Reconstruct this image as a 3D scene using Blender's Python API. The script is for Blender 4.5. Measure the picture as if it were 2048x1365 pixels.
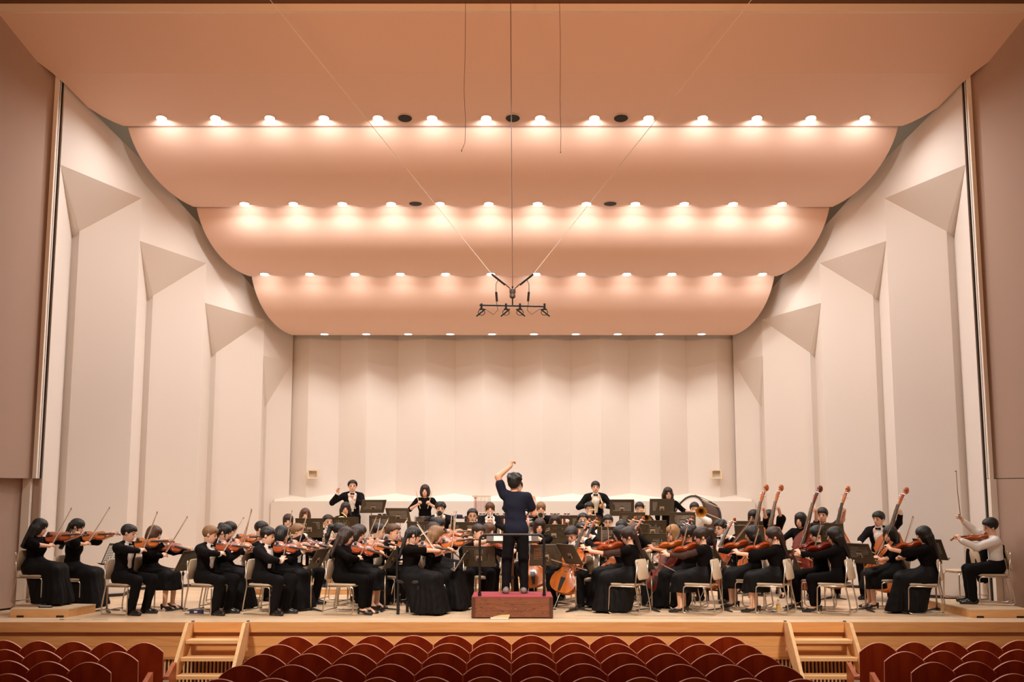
import bpy, bmesh, math, random
import numpy as np
from mathutils import Vector, Matrix
R_ = math.radians
SC = bpy.context.scene
for o_ in list(bpy.data.objects):
    bpy.data.objects.remove(o_)
COL = SC.collection
random.seed(7)

# ------------------------------------------------------------------ camera, light, exposure
EYE = 1.77                      # eye height above the stage floor
PITCH = R_(7.77)
FPX = 2220.0
cd = bpy.data.cameras.new('camera'); cam = bpy.data.objects.new('camera', cd); COL.objects.link(cam)
cam.location = (0, 0, EYE); cam.rotation_euler = (R_(90) + PITCH, 0, 0)
cd.sensor_width = 36.0; cd.lens = FPX * 36.0 / 2048.0; cd.shift_x = -2.0 / 2048.0
cd.clip_start = 0.1; cd.clip_end = 200
SC.camera = cam
SC.view_settings.view_transform = 'Standard'; SC.view_settings.look = 'None'
SC.view_settings.exposure = 0.0; SC.view_settings.gamma = 1.0
SC.view_settings.use_curve_mapping = False
W = bpy.data.worlds.new('hall_dimness'); SC.world = W; W.use_nodes = True
W.node_tree.nodes['Background'].inputs[0].default_value = (1.0, 0.72, 0.5, 1)
W.node_tree.nodes['Background'].inputs[1].default_value = 0.34
SPOT_W = 25.0
BULB_W = 22.0
HOUSE_W = 72.0
SPOT_COL = (1.0, 0.975, 0.95)
SC.cycles.use_light_tree = True
SC.cycles.max_bounces = 8; SC.cycles.diffuse_bounces = 5; SC.cycles.glossy_bounces = 3
SC.cycles.sample_clamp_indirect = 6.0
SC.cycles.use_denoising = True
# front-of-house lamps of the hall, above the frame, aimed at the stage
for hx_ in (-5.5, 0.0, 5.5):
    ld = bpy.data.lights.new('house_light', 'AREA'); lo = bpy.data.objects.new('house_light', ld); COL.objects.link(lo)
    ld.shape = 'DISK'; ld.size = 1.0; ld.spread = R_(46); ld.energy = HOUSE_W; ld.color = (1.0, 0.90, 0.80); lo.location = (hx_, 8.0, 9.0)
    lo.rotation_euler = (Vector((hx_ * .6, 17.5, 0)) - Vector(lo.location)).to_track_quat('-Z', 'Y').to_euler()

# unseen warm fill lights added behind the camera to brighten the proscenium
for hx_ in (-5.0, 5.0):
    ld = bpy.data.lights.new('warm_fill', 'AREA'); lo = bpy.data.objects.new('warm_fill', ld); COL.objects.link(lo)
    ld.shape = 'DISK'; ld.size = 1.0; ld.spread = R_(60); ld.energy = 105; ld.color = (1.0, 0.50, 0.24); lo.location = (hx_, -1.5, 5.5)
    lo.rotation_euler = (Vector((hx_ * .5, 16.5, 9.2)) - Vector(lo.location)).to_track_quat('-Z', 'Y').to_euler()

# ------------------------------------------------------------------ materials
def sr(r, g, b):
    f = lambda c: (c / 255 / 12.92) if c <= 10 else ((c / 255 + .055) / 1.055) ** 2.4
    return (f(r), f(g), f(b))
MATS = {}
def mat(name, col, rough=.6, metal=0., spec=.5, bump=0., bscale=40., var=0., vscale=6., emit=0., stretch=None, sheen=0., coat=0., alpha=1.):
    if name in MATS: return MATS[name]
    m = bpy.data.materials.new(name); MATS[name] = m; m.use_nodes = True
    nt = m.node_tree; b = nt.nodes['Principled BSDF']
    b.inputs['Base Color'].default_value = (*col, 1); b.inputs['Roughness'].default_value = rough
    b.inputs['Metallic'].default_value = metal; b.inputs['Specular IOR Level'].default_value = spec
    if sheen: b.inputs['Sheen Weight'].default_value = sheen
    if coat: b.inputs['Coat Weight'].default_value = coat; b.inputs['Coat Roughness'].default_value = .12
    if alpha < 1: b.inputs['Alpha'].default_value = alpha
    if emit: b.inputs['Emission Color'].default_value = (*col, 1); b.inputs['Emission Strength'].default_value = emit
    if var or bump:
        tc = nt.nodes.new('ShaderNodeTexCoord'); mp = nt.nodes.new('ShaderNodeMapping')
        nt.links.new(tc.outputs['Object'], mp.inputs[0])
        if stretch: mp.inputs['Scale'].default_value = stretch
    if var:
        n = nt.nodes.new('ShaderNodeTexNoise'); n.inputs['Scale'].default_value = vscale; n.inputs['Detail'].default_value = 4
        nt.links.new(mp.outputs[0], n.inputs['Vector'])
        mx = nt.nodes.new('ShaderNodeMix'); mx.data_type = 'RGBA'
        mx.inputs[6].default_value = (*[c * (1 - var) for c in col], 1); mx.inputs[7].default_value = (*[min(1, c * (1 + var)) for c in col], 1)
        nt.links.new(n.outputs[0], mx.inputs[0]); nt.links.new(mx.outputs[2], b.inputs['Base Color'])
    if bump:
        n = nt.nodes.new('ShaderNodeTexNoise'); n.inputs['Scale'].default_value = bscale; n.inputs['Detail'].default_value = 3
        nt.links.new(mp.outputs[0], n.inputs['Vector'])
        bp = nt.nodes.new('ShaderNodeBump'); bp.inputs['Strength'].default_value = bump; bp.inputs['Distance'].default_value = .01
        nt.links.new(n.outputs[0], bp.inputs['Height']); nt.links.new(bp.outputs[0], b.inputs['Normal'])
    return m
def wood(name, c1, c2, scale=3., stretch=(.6, 6, 6), rough=.4, spec=.5, plank=None, coat=0.):
    if name in MATS: return MATS[name]
    m = bpy.data.materials.new(name); MATS[name] = m; m.use_nodes = True
    nt = m.node_tree; b = nt.nodes['Principled BSDF']; b.inputs['Roughness'].default_value = rough; b.inputs['Specular IOR Level'].default_value = spec
    if coat: b.inputs['Coat Weight'].default_value = coat; b.inputs['Coat Roughness'].default_value = .1
    tc = nt.nodes.new('ShaderNodeTexCoord'); mp = nt.nodes.new('ShaderNodeMapping'); mp.inputs['Scale'].default_value = stretch
    nt.links.new(tc.outputs['Object'], mp.inputs[0])
    n = nt.nodes.new('ShaderNodeTexNoise'); n.inputs['Scale'].default_value = scale; n.inputs['Detail'].default_value = 5; n.inputs['Distortion'].default_value = 1.4
    nt.links.new(mp.outputs[0], n.inputs['Vector'])
    rp = nt.nodes.new('ShaderNodeValToRGB'); rp.color_ramp.elements[0].color = (*c1, 1); rp.color_ramp.elements[1].color = (*c2, 1)
    rp.color_ramp.elements[0].position = .3; rp.color_ramp.elements[1].position = .7
    nt.links.new(n.outputs[0], rp.inputs[0]); out = rp.outputs[0]
    if plank:
        br = nt.nodes.new('ShaderNodeTexBrick'); br.inputs['Scale'].default_value = 1.0
        br.inputs['Brick Width'].default_value = plank[0]; br.inputs['Row Height'].default_value = plank[1]; br.inputs['Mortar Size'].default_value = plank[2]
        br.inputs['Color1'].default_value = (.82, .8, .78, 1); br.inputs['Color2'].default_value = (1, 1, 1, 1); br.inputs['Mortar'].default_value = (.55, .48, .4, 1)
        nt.links.new(tc.outputs['Object'], br.inputs['Vector'])
        mx = nt.nodes.new('ShaderNodeMix'); mx.data_type = 'RGBA'; mx.blend_type = 'MULTIPLY'; mx.inputs[0].default_value = 1
        nt.links.new(out, mx.inputs[6]); nt.links.new(br.outputs[0], mx.inputs[7]); out = mx.outputs[2]
    nt.links.new(out, b.inputs['Base Color'])
    return m

# ------------------------------------------------------------------ mesh builder
class MB:
    def __init__(s): s.v = []; s.f = []; s.mi = []; s.cur = 0
    def add(s, vs, fs):
        o = len(s.v); s.v += [tuple(v) for v in vs]; s.f += [[o + i for i in f] for f in fs]; s.mi += [s.cur] * len(fs); return s
    def box(s, c, d, M=None, taper=1.):
        x, y, z = d[0] / 2, d[1] / 2, d[2] / 2
        vs = [Vector((sx * x * (taper if sz > 0 else 1), sy * y * (taper if sz > 0 else 1), sz * z)) for sz in (-1, 1) for sy in (-1, 1) for sx in (-1, 1)]
        if M is not None: vs = [M @ v for v in vs]
        vs = [v + Vector(c) for v in vs]
        return s.add(vs, [(0, 2, 3, 1), (4, 5, 7, 6), (0, 1, 5, 4), (2, 6, 7, 3), (0, 4, 6, 2), (1, 3, 7, 5)])
    def bbox(s, lo, hi): return s.box([(a + b) / 2 for a, b in zip(lo, hi)], [b - a for a, b in zip(lo, hi)])
    def tube(s, pts, r, n=8, caps=True):
        pts = [Vector(p) for p in pts]; rs = r if isinstance(r, (list, tuple)) else [r] * len(pts)
        o = len(s.v); prev = None
        for i, p in enumerate(pts):
            t = (pts[min(i + 1, len(pts) - 1)] - pts[max(i - 1, 0)])
            t = t.normalized() if t.length > 1e-9 else Vector((0, 0, 1))
            if prev is None:
                a = Vector((0, 0, 1)) if abs(t.z) < .9 else Vector((1, 0, 0)); u = t.cross(a).normalized()
            else:
                u = (prev - t * prev.dot(t)); u = u.normalized() if u.length > 1e-6 else t.orthogonal().normalized()
            prev = u; w = t.cross(u)
            for k in range(n):
                a = 2 * math.pi * k / n; s.v.append(tuple(p + (u * math.cos(a) + w * math.sin(a)) * rs[i]))
        fs = []
        for i in range(len(pts) - 1):
            for k in range(n): fs.append([o + i * n + k, o + i * n + (k + 1) % n, o + (i + 1) * n + (k + 1) % n, o + (i + 1) * n + k])
        if caps: fs.append([o + k for k in reversed(range(n))]); fs.append([o + (len(pts) - 1) * n + k for k in range(n)])
        s.f += fs; s.mi += [s.cur] * len(fs); return s
    def lathe(s, prof, n=16, M=None, close=False):
        o = len(s.v)
        for (r, z) in prof:
            for k in range(n):
                a = 2 * math.pi * k / n; p = Vector((r * math.cos(a), r * math.sin(a), z)); s.v.append(tuple(M @ p if M is not None else p))
        fs = []
        for i in range(len(prof) - 1):
            for k in range(n): fs.append([o + i * n + k, o + i * n + (k + 1) % n, o + (i + 1) * n + (k + 1) % n, o + (i + 1) * n + k])
        if prof[0][0] > 1e-5 and not close: fs.append([o + k for k in reversed(range(n))])
        if prof[-1][0] > 1e-5 and not close: fs.append([o + (len(prof) - 1) * n + k for k in range(n)])
        s.f += fs; s.mi += [s.cur] * len(fs); return s
    def ell(s, c, r, nu=10, nv=6, M=None):
        o = len(s.v); vs = []
        for j in range(nv + 1):
            th = math.pi * j / nv
            for k in range(nu):
                a = 2 * math.pi * k / nu; p = Vector((r[0] * math.sin(th) * math.cos(a), r[1] * math.sin(th) * math.sin(a), r[2] * math.cos(th)))
                if M is not None: p = M @ p
                vs.append(p + Vector(c))
        fs = [(j * nu + k, (j + 1) * nu + k, (j + 1) * nu + (k + 1) % nu, j * nu + (k + 1) % nu) for j in range(nv) for k in range(nu)]
        return s.add(vs, fs)
    def prism(s, poly, z0, z1, M=None):
        n = len(poly); vs = [Vector((x, y, z0)) for x, y in poly] + [Vector((x, y, z1)) for x, y in poly]
        if M is not None: vs = [M @ v for v in vs]
        return s.add(vs, [list(reversed(range(n))), list(range(n, 2 * n))] + [(i, (i + 1) % n, n + (i + 1) % n, n + i) for i in range(n)])
    def grid(s, rows):
        o = len(s.v); m = len(rows[0])
        for r in rows: s.v += [tuple(p) for p in r]
        fs = [[o + i * m + j, o + i * m + j + 1, o + (i + 1) * m + j + 1, o + (i + 1) * m + j] for i in range(len(rows) - 1) for j in range(m - 1)]
        s.f += fs; s.mi += [s.cur] * len(fs); return s
    def mesh(s, name, mats, smooth=False, fix=True):
        me = bpy.data.meshes.new(name); me.from_pydata(s.v, [], s.f)
        for m in (mats if isinstance(mats, (list, tuple)) else [mats]): me.materials.append(m)
        if any(s.mi): me.polygons.foreach_set('material_index', s.mi)
        if fix:
            bm = bmesh.new(); bm.from_mesh(me); bmesh.ops.recalc_face_normals(bm, faces=bm.faces); bm.to_mesh(me); bm.free()
        if smooth:
            me.polygons.foreach_set('use_smooth', [True] * len(me.polygons))
            if smooth != 'all':
                me.set_sharp_from_angle(angle=R_(smooth if not isinstance(smooth, bool) else 40))
        me.update(); return me
def link(name, me, parent=None, loc=(0, 0, 0), rot=(0, 0, 0), M=None):
    o = bpy.data.objects.new(name, me); COL.objects.link(o)
    if parent: o.parent = parent
    if M is not None: o.matrix_local = M
    else: o.location = loc; o.rotation_euler = rot
    return o
def obj(name, mb, mats, parent=None, smooth=False, **k): return link(name, mb.mesh(name, mats, smooth), parent, **k)
def empty(name, loc=(0, 0, 0), rz=0., M=None):
    o = bpy.data.objects.new(name, None); COL.objects.link(o); o.empty_display_size = .1
    if M is not None: o.matrix_world = M
    else: o.location = loc; o.rotation_euler = (0, 0, rz)
    return o
def tag(o, label=None, cat=None, group=None, kind=None):
    if label: o['label'] = label
    if cat: o['category'] = cat
    if group: o['group'] = group
    if kind: o['kind'] = kind
    return o
def copy_tree(o, parent=None):
    c = o.copy(); COL.objects.link(c)
    if parent: c.parent = parent
    for ch in list(o.children): copy_tree(ch, c)
    return c
def depth(y, z=1.0): return y * math.cos(PITCH) + (z - EYE) * math.sin(PITCH)
def X(px, y, z=.6): return (px - 1026.0) / FPX * depth(y, z)       # world x of a spot sighted in the photograph at distance y
def Z(py, y):                                                       # world height of a spot sighted at distance y
    ry = -(py - 682.5) / FPX; return EYE + y * (math.sin(PITCH) + ry * math.cos(PITCH)) / (math.cos(PITCH) - ry * math.sin(PITCH))
ORD = ['first', 'second', 'third', 'fourth', 'fifth', 'sixth', 'seventh', 'eighth', 'ninth', 'tenth', 'eleventh', 'twelfth', 'thirteenth', 'fourteenth', 'fifteenth']
# ================================================================== HALL
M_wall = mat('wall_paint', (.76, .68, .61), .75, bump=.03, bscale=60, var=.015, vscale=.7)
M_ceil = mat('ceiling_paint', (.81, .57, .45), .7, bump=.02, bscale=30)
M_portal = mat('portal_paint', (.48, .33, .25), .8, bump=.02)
M_trimw = mat('pale_trim', (.88, .77, .66), .6)
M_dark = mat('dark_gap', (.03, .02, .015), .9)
M_beam = mat('dark_beam', (.16, .075, .035), .7)
M_floor = wood('stage_boards', (.74, .52, .32), (.88, .66, .45), scale=2.2, stretch=(.5, 5, 5), rough=.38, spec=.45, plank=(1.8, .09, .0025))
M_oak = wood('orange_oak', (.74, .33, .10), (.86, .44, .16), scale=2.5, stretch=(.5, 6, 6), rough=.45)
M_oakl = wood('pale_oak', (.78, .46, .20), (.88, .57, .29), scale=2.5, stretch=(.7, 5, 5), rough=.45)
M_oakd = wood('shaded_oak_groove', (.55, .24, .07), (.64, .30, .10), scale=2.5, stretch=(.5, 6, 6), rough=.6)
M_riser = wood('riser_wood', (.74, .38, .14), (.84, .48, .21), scale=3, stretch=(.6, 6, 6), rough=.45)
M_hfloor = mat('hall_floor', (.25, .12, .07), .6)

def struct(o): o['kind'] = 'structure'; return o
# stage floor, fascia ----------------------------------------------------------
SF = 15.66
fl = struct(empty('floor'))
b = MB(); b.bbox((-11, SF, -.12), (11, 26.5, 0)); obj('stage_boards', b, M_floor, fl)
b = MB(); b.bbox((-12, -4, -1.0), (12, 15.9, -.95)); obj('hall_floor', b, M_hfloor, fl)
wf = struct(empty('wall_front'))
b = MB(); b.bbox((-11, SF - .02, -.135), (11, SF + .05, -.004)); obj('nosing', b, M_oak, wf)
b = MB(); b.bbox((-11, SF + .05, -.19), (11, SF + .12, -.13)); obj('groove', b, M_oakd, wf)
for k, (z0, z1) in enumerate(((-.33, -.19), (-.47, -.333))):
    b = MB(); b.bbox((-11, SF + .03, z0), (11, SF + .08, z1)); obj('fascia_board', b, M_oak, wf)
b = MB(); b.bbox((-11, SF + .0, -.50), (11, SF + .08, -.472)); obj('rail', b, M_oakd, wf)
b = MB(); b.bbox((-11, SF + .25, -1.0), (11, SF + .27, -.5)); obj('grille_backing', b, M_dark, wf)
b = MB()
x = -9.0
while x < 9.0:
    b.bbox((x, SF + .03, -.95), (x + .022, SF + .08, -.50)); x += .052
o = obj('grille_slats', b, M_oakl, wf); o['kind'] = 'stuff'

# side walls -------------------------------------------------------------------
RID = [(-7.34, 17.45), (-6.71, 19.53), (-6.05, 21.5), (-5.36, 23.65), (-4.97, 24.87)]     # ridges
KS = [(-7.66, 18.86), (-6.95, 20.78), (-6.29, 22.95), (-5.50, 24.52)]                     # far end of each straight face
KP = [(-7.52, 18.82), (-6.83, 20.75), (-6.18, 22.92), (-5.44, 24.50)]                     # near end of each angled face
ZA = [7.04, 6.254, 5.46, 4.68]; ZC = [6.26, 5.47, 4.65, 3.70]
ZT = [8.40, 7.72, 6.86, 5.86, 5.45]
def slab(pts, t, out):          # a polygon given thickness t towards 'out'
    b = MB(); n = len(pts); p = [Vector(q) for q in pts]; d = Vector(out) * t
    b.add(p + [q + d for q in p], [list(range(n)), list(reversed(range(n, 2 * n)))] + [(i, n + i, n + (i + 1) % n, (i + 1) % n) for i in range(n)])
    return b
for sx, nm in ((1, 'wall_left'), (-1, 'wall_right')):
    w = struct(empty(nm)); mx = lambda p: (p[0] * sx, p[1], p[2]); out = (-sx, 0, 0)
    for i in range(4):
        r0, r1, ks, kp = RID[i], RID[i + 1], KS[i], KP[i]
        u = [(*r0, ZA[i]), (*r1, ZA[i]), (*r1, ZT[i + 1]), (*r0, ZT[i])]
        obj('upper_panel', slab([mx(p) for p in u], .12, out), M_wall, w)
        s_ = [(*r0, 0), (*ks, 0), (*ks, ZC[i] - .03), (*r0, ZA[i])]
        obj('straight_panel', slab([mx(p) for p in s_], .08, out), M_wall, w)
        b = MB(); off = (.0, .14)
        pn = [(*kp, 0), (*r1, 0), (*r1, ZA[i]), (*kp, ZC[i])]
        bk = [(p[0] - (.2 if p[1] == kp[1] else .12), p[1] + (.03 if p[1] == kp[1] else .12), p[2]) for p in pn]
        b.add([mx(p) for p in pn + bk], [(0, 1, 2, 3), (7, 6, 5, 4), (0, 3, 7, 4), (1, 5, 6, 2), (0, 4, 5, 1), (3, 2, 6, 7)])
        obj('angled_panel', b, M_wall, w)
        f = [(*r0, ZA[i]), (*r1, ZA[i]), (*kp, ZC[i]), (kp[0] - .06, kp[1], ZC[i] - .06), (*ks, ZC[i] - .09)]
        b = MB(); n = len(f)
        b.add([mx(p) for p in f] + [mx((p[0] - .05, p[1] + .02, p[2] + .12)) for p in f], [(0, 1, 2), (0, 2, 3), (0, 3, 4), (5, 7, 6), (5, 8, 7), (5, 9, 8)] + [(k, n + k, n + (k + 1) % n, (k + 1) % n) for k in range(n)])
        obj('soffit_facet', b, M_wall, w)
    # proscenium flank: upper panel, pale end face, dark joint
    def flank(z0, z1):
        b = MB(); b.prism([(x * sx, y) for x, y in ((-7.43, 17.38), (-11.0, 8.4), (-11.5, 8.4), (-7.95, 17.38))], z0, z1); return b
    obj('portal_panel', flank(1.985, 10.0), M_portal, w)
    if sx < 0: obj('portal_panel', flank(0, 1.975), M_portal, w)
    b = MB(); b.bbox(*(((-7.95, 17.34, 1.985), (-7.37, 17.40, 9.2)) if sx > 0 else ((7.37, 17.34, 1.985), (7.95, 17.40, 9.2))))
    b.bbox(*(((-7.43, 17.28, 1.985), (-7.37, 17.36, 9.2)) if sx > 0 else ((7.37, 17.28, 1.985), (7.43, 17.36, 9.2))))
    obj('end_trim', b, M_trimw, w)
    b = MB(); b.bbox(*(((-7.372, 17.41, 1.985), (-7.354, 17.44, 9.0)) if sx > 0 else ((7.352, 17.41, 0), (7.372, 17.44, 9.0))))
    obj('shadow_joint', b, M_dark, w)
    # wall above and behind the shell, seen through the gap
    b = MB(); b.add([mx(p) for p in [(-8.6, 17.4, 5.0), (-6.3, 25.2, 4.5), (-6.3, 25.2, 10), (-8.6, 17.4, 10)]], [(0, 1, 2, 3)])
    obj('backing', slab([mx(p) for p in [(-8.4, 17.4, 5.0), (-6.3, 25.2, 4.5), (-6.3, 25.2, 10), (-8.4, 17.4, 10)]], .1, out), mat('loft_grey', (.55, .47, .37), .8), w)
# lower flank: left is a recessed door leaf, right is flush
wl = bpy.data.objects['wall_left']; wr = bpy.data.objects['wall_right']
b = MB(); b.bbox((7.37, 17.28, 0), (7.95, 17.40, 1.975)); obj('end_trim', b, M_trimw, wr)
b = MB(); b.prism([(7.46, 17.36), (11.0, 8.45), (11.3, 8.45), (7.9, 17.36)], 1.97, 1.99); obj('shadow_joint', b, M_dark, wr)
dr = struct(empty('door_1'))
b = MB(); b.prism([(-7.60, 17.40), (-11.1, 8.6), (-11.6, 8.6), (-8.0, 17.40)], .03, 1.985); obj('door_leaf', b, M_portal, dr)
b = MB(); b.bbox((-7.60, 17.34, .0), (-7.475, 17.42, 1.985)); obj('door_jamb', b, M_trimw, dr)
b = MB(); b.prism([(-7.63, 17.38), (-11.1, 8.65), (-11.5, 8.65), (-8.0, 17.38)], 0, .03); obj('threshold_gap', b, M_dark, dr)
b = MB(); b.bbox((-7.60, 17.435, 0), (-7.36, 17.46, 1.99)); obj('recess_shade', b, M_portal, dr)  # flush brown face; the recess's shade is put into its colour
# baseboards: thin dark line at the foot of the wall panels
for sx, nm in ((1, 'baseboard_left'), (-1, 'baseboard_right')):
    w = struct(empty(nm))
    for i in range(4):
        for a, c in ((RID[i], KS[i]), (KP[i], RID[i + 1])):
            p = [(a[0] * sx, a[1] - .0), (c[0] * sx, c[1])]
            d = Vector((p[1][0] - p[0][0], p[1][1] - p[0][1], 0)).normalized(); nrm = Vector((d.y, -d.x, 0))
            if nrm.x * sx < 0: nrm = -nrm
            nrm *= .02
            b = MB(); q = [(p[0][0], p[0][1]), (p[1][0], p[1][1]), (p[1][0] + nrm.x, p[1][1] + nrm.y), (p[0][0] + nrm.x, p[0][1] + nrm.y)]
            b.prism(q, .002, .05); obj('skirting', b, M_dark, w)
# back wall: folded panels, sloping ledge, plinth
wb = struct(empty('wall_back')); JX = 1.31
def back_y(x):
    u = abs(((x / JX) % 1) - .5) * 2      # 1 at joints, 0 at ridges
    return 24.80 + .30 * u
for k in range(-4, 4):
    x0, x1 = k * JX, (k + 1) * JX; xm = (x0 + x1) / 2; g = .0006
    for a, c in ((x0 + g, xm), (xm, x1 - g)):
        pts = [(a, back_y(a), 1.4), (c, back_y(c), 1.4), (c, back_y(c), 6.4), (a, back_y(a), 6.4)]
        obj('folded_panel', slab(pts, .06, (0, 1, 0)), M_wall, wb)
    # protruding triangular facet high on each ridge
b = MB(); b.bbox((-6.5, 25.3, 0), (6.5, 25.4, 7)); obj('wall_core', b, M_wall, wb)
for sx in (1, -1):
    b = MB(); pts = [(-5.24 * sx, 25.1, 0), (-5.62 * sx, 24.5, 0), (-5.62 * sx, 24.5, 6.4), (-5.24 * sx, 25.1, 6.4)]
    obj('corner_panel', slab(pts, .06, (-sx * .5, .8, 0)), M_wall, wb)
b = MB(); rows = []
xs = [i * JX / 2 for i in range(-8, 9)]
b.grid([[(x, 24.55, 1.58) for x in xs], [(x, back_y(x) + .03, 1.58 + .3 * (back_y(x) + .03 - 24.55)) for x in xs]])
b.add([(xs[0], 24.55, 1.58), (xs[-1], 24.55, 1.58), (xs[-1], 24.55, 1.56), (xs[0], 24.55, 1.56)], [(0, 1, 2, 3)])
obj('ledge', b, mat('ledge_paint', (.80, .71, .61), .7), wb)
b = MB(); b.bbox((-5.3, 24.55, 0), (5.3, 24.62, 1.56)); obj('plinth', b, M_wall, wb)
# two framed niches
for px in (627, 1431.5):
    y = 24.74; xx = X(px, y, 2.2); zz = Z(949, y)
    t = empty('wall_niche', (xx, y - .03, zz)); tag(t, 'small framed niche in the back wall above the ' + ('horn players' if px < 1000 else 'bass drum'), 'niche')
    b = MB(); w2, h2, e = .115, .10, .028
    for (a, c) in (((-w2, -h2), (w2, -h2 + e)), ((-w2, h2 - e), (w2, h2)), ((-w2, -h2 + e), (-w2 + e, h2 - e)), ((w2 - e, -h2 + e), (w2, h2 - e))):
        b.bbox((a[0], -.05, a[1]), (c[0], .05, c[1]))
    obj('frame', b, mat('niche_wood', (.86, .68, .46), .5), t)
    b = MB(); b.bbox((-w2 + e, .02, -h2 + e), (w2 - e, .05, h2 - e)); obj('mesh_cover', b, mat('niche_cloth', (.62, .56, .48), .9, bump=.4, bscale=300), t)

# ceiling ----------------------------------------------------------------------
ce = struct(empty('ceiling'))
EDG = [(18.45, 8.03, 6.71), (20.60, 7.16, 6.08), (22.40, 6.17, 5.41), (24.25, 5.21, 4.865)]   # lower edge: y, z, half width
def panel(prof, hw0, hw1, name='ceiling_panel', hws=None):
    n = len(prof); rows = []; rows2 = []
    y0, y1 = prof[0][0], prof[-1][0]
    NX = 8
    for k_, (y, z) in enumerate(prof):
        h = hws[k_] if hws else hw0 + (hw1 - hw0) * (y - y0) / (y1 - y0)
        rows.append([(-h + 2 * h * j / NX, y, z) for j in range(NX + 1)])
    up = [[(p[0], p[1] + .03, p[2] + .06) for p in r] for r in rows]
    b = MB(); b.grid(rows); b.grid(up)
    m = NX + 1; N = n * m
    fs = []
    for i in range(n - 1):
        for j in (0, NX): fs.append((i * m + j, (i + 1) * m + j, N + (i + 1) * m + j, N + i * m + j))
    for j in range(NX):
        for i in (0, n - 1): fs.append((i * m + j, i * m + j + 1, N + i * m + j + 1, N + i * m + j))
    b.f += [list(f) for f in fs]; b.mi += [0] * len(fs)
    return obj(name, b, M_ceil, ce, smooth=35)
def curve_prof(ya, za, yb, zb, n=14, p=1.0):
    out = []
    for i in range(n + 1):
        t = i / n * math.pi / 2
        out.append((ya + (yb - ya) * (1 - math.cos(t)) ** p, za + (zb - za) * math.sin(t)))
    return out
# front panel: flat part and gently curved part
panel([(16.2, 9.06), (16.7, 8.75), (17.15, 8.47)], 8.3, 7.42, 'ceiling_panel')
FRONT = [(17.15, 8.47), (17.4, 8.365), (17.65, 8.255), (17.9, 8.165), (18.15, 8.09), (18.32, 8.052), (18.45, 8.03)]
panel(FRONT, 7.42, 6.71, hws=[7.42, 7.30, 7.20, 7.12, 6.955, 6.825, 6.71])     # the side edge sweeps in with a gentle bow
PROF = []
for i in range(3):
    (ya, za, ha), (yb, zb, hb) = EDG[i], EDG[i + 1]
    pr = curve_prof(ya + .10, za + .42, yb, zb, 16, 1.0); PROF.append(pr)
    panel(pr, ha + .02, hb)
b = MB(); b.bbox((-9.5, 16.12, 9.06), (9.5, 16.20, 9.18)); obj('front_beam', b, mat('beam_paint', (.90, .70, .56), .7), ce)
b = MB(); b.bbox((-9.5, 16.05, 9.18), (9.5, 16.22, 10.1)); obj('dark_slot', b, M_beam, ce)
b = MB(); b.bbox((-11.5, -2, 10.0), (11.5, 16.1, 10.1)); obj('hall_ceiling', b, M_beam, ce)
b = MB(); b.bbox((-9.5, 16.1, 10.0), (9.5, 26, 10.1)); obj('loft_ceiling', b, M_beam, ce)

for sx in (-1, 1):      # unseen lamps added in the loft to lighten the gaps beside the shell
    ld = bpy.data.lights.new('loft_light', 'POINT'); ld.energy = 26; ld.color = (1, .93, .82); ld.shadow_soft_size = .15
    lo = bpy.data.objects.new('loft_light', ld); COL.objects.link(lo); lo.location = (sx * 5.6, 20.6, 9.3)
# downlights -------------------------------------------------------------------
M_lens = mat('lamp_lens', (1.0, .95, .88), .4, emit=14)
M_ring = mat('lamp_ring', (.92, .86, .8), .4)
M_hole = mat('vent_black', (.015, .012, .01), .7)
LROWS = [(14, 323.0, 1730.0, 236), (12, 489.0, 1564.0, 407), (12, 529.0, 1525.0, 548), (10, 649.0, 1403.0, 668)]
mb = MB(); mb.lathe([(.092, -.010), (.102, 0), (.085, .010), (.078, -.002)], 20, close=True); me_ring = mb.mesh('ring', M_ring, 'all')
mb = MB(); mb.lathe([(.0, -.012), (.05, -.010), (.080, 0), (.080, .006)], 20); me_lens = mb.mesh('lens', M_lens, 'all')
mb = MB(); mb.lathe([(.118, -.006), (.118, .01)], 24); me_dk = mb.mesh('grille', M_hole)
mb = MB(); mb.lathe([(.118, 0), (.128, -.010), (.135, .004)], 24, close=True); me_vr = mb.mesh('rim', mat('vent_rim', (.75, .6, .5), .5), 'all')
ROWNAME = ['row nearest the audience', 'second row back', 'third row back', 'row next to the back wall']
def ceil_at(row, y):
    if row == 0: pr = [(17.15, 8.47), (17.4, 8.365), (17.65, 8.255), (17.9, 8.165), (18.15, 8.09), (18.32, 8.052), (18.45, 8.03)]
    else: pr = PROF[row - 1]
    for (a, za), (c, zc) in zip(pr, pr[1:]):
        if a <= y <= c + 1e-6:
            t = (y - a) / (c - a); return za + (zc - za) * t, math.atan2(zc - za, c - a)
    return pr[-1][1], 0
def on_panel(row, py):          # where the line of sight at height py meets the panel
    best = None
    for k in range(400):
        y = EDG[row][0] - .75 + .75 * k / 400; z, sl = ceil_at(row, y); d = abs(Z(py, y) - z)
        if best is None or d < best[0]: best = (d, y, z, sl)
    return best[1:]
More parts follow.
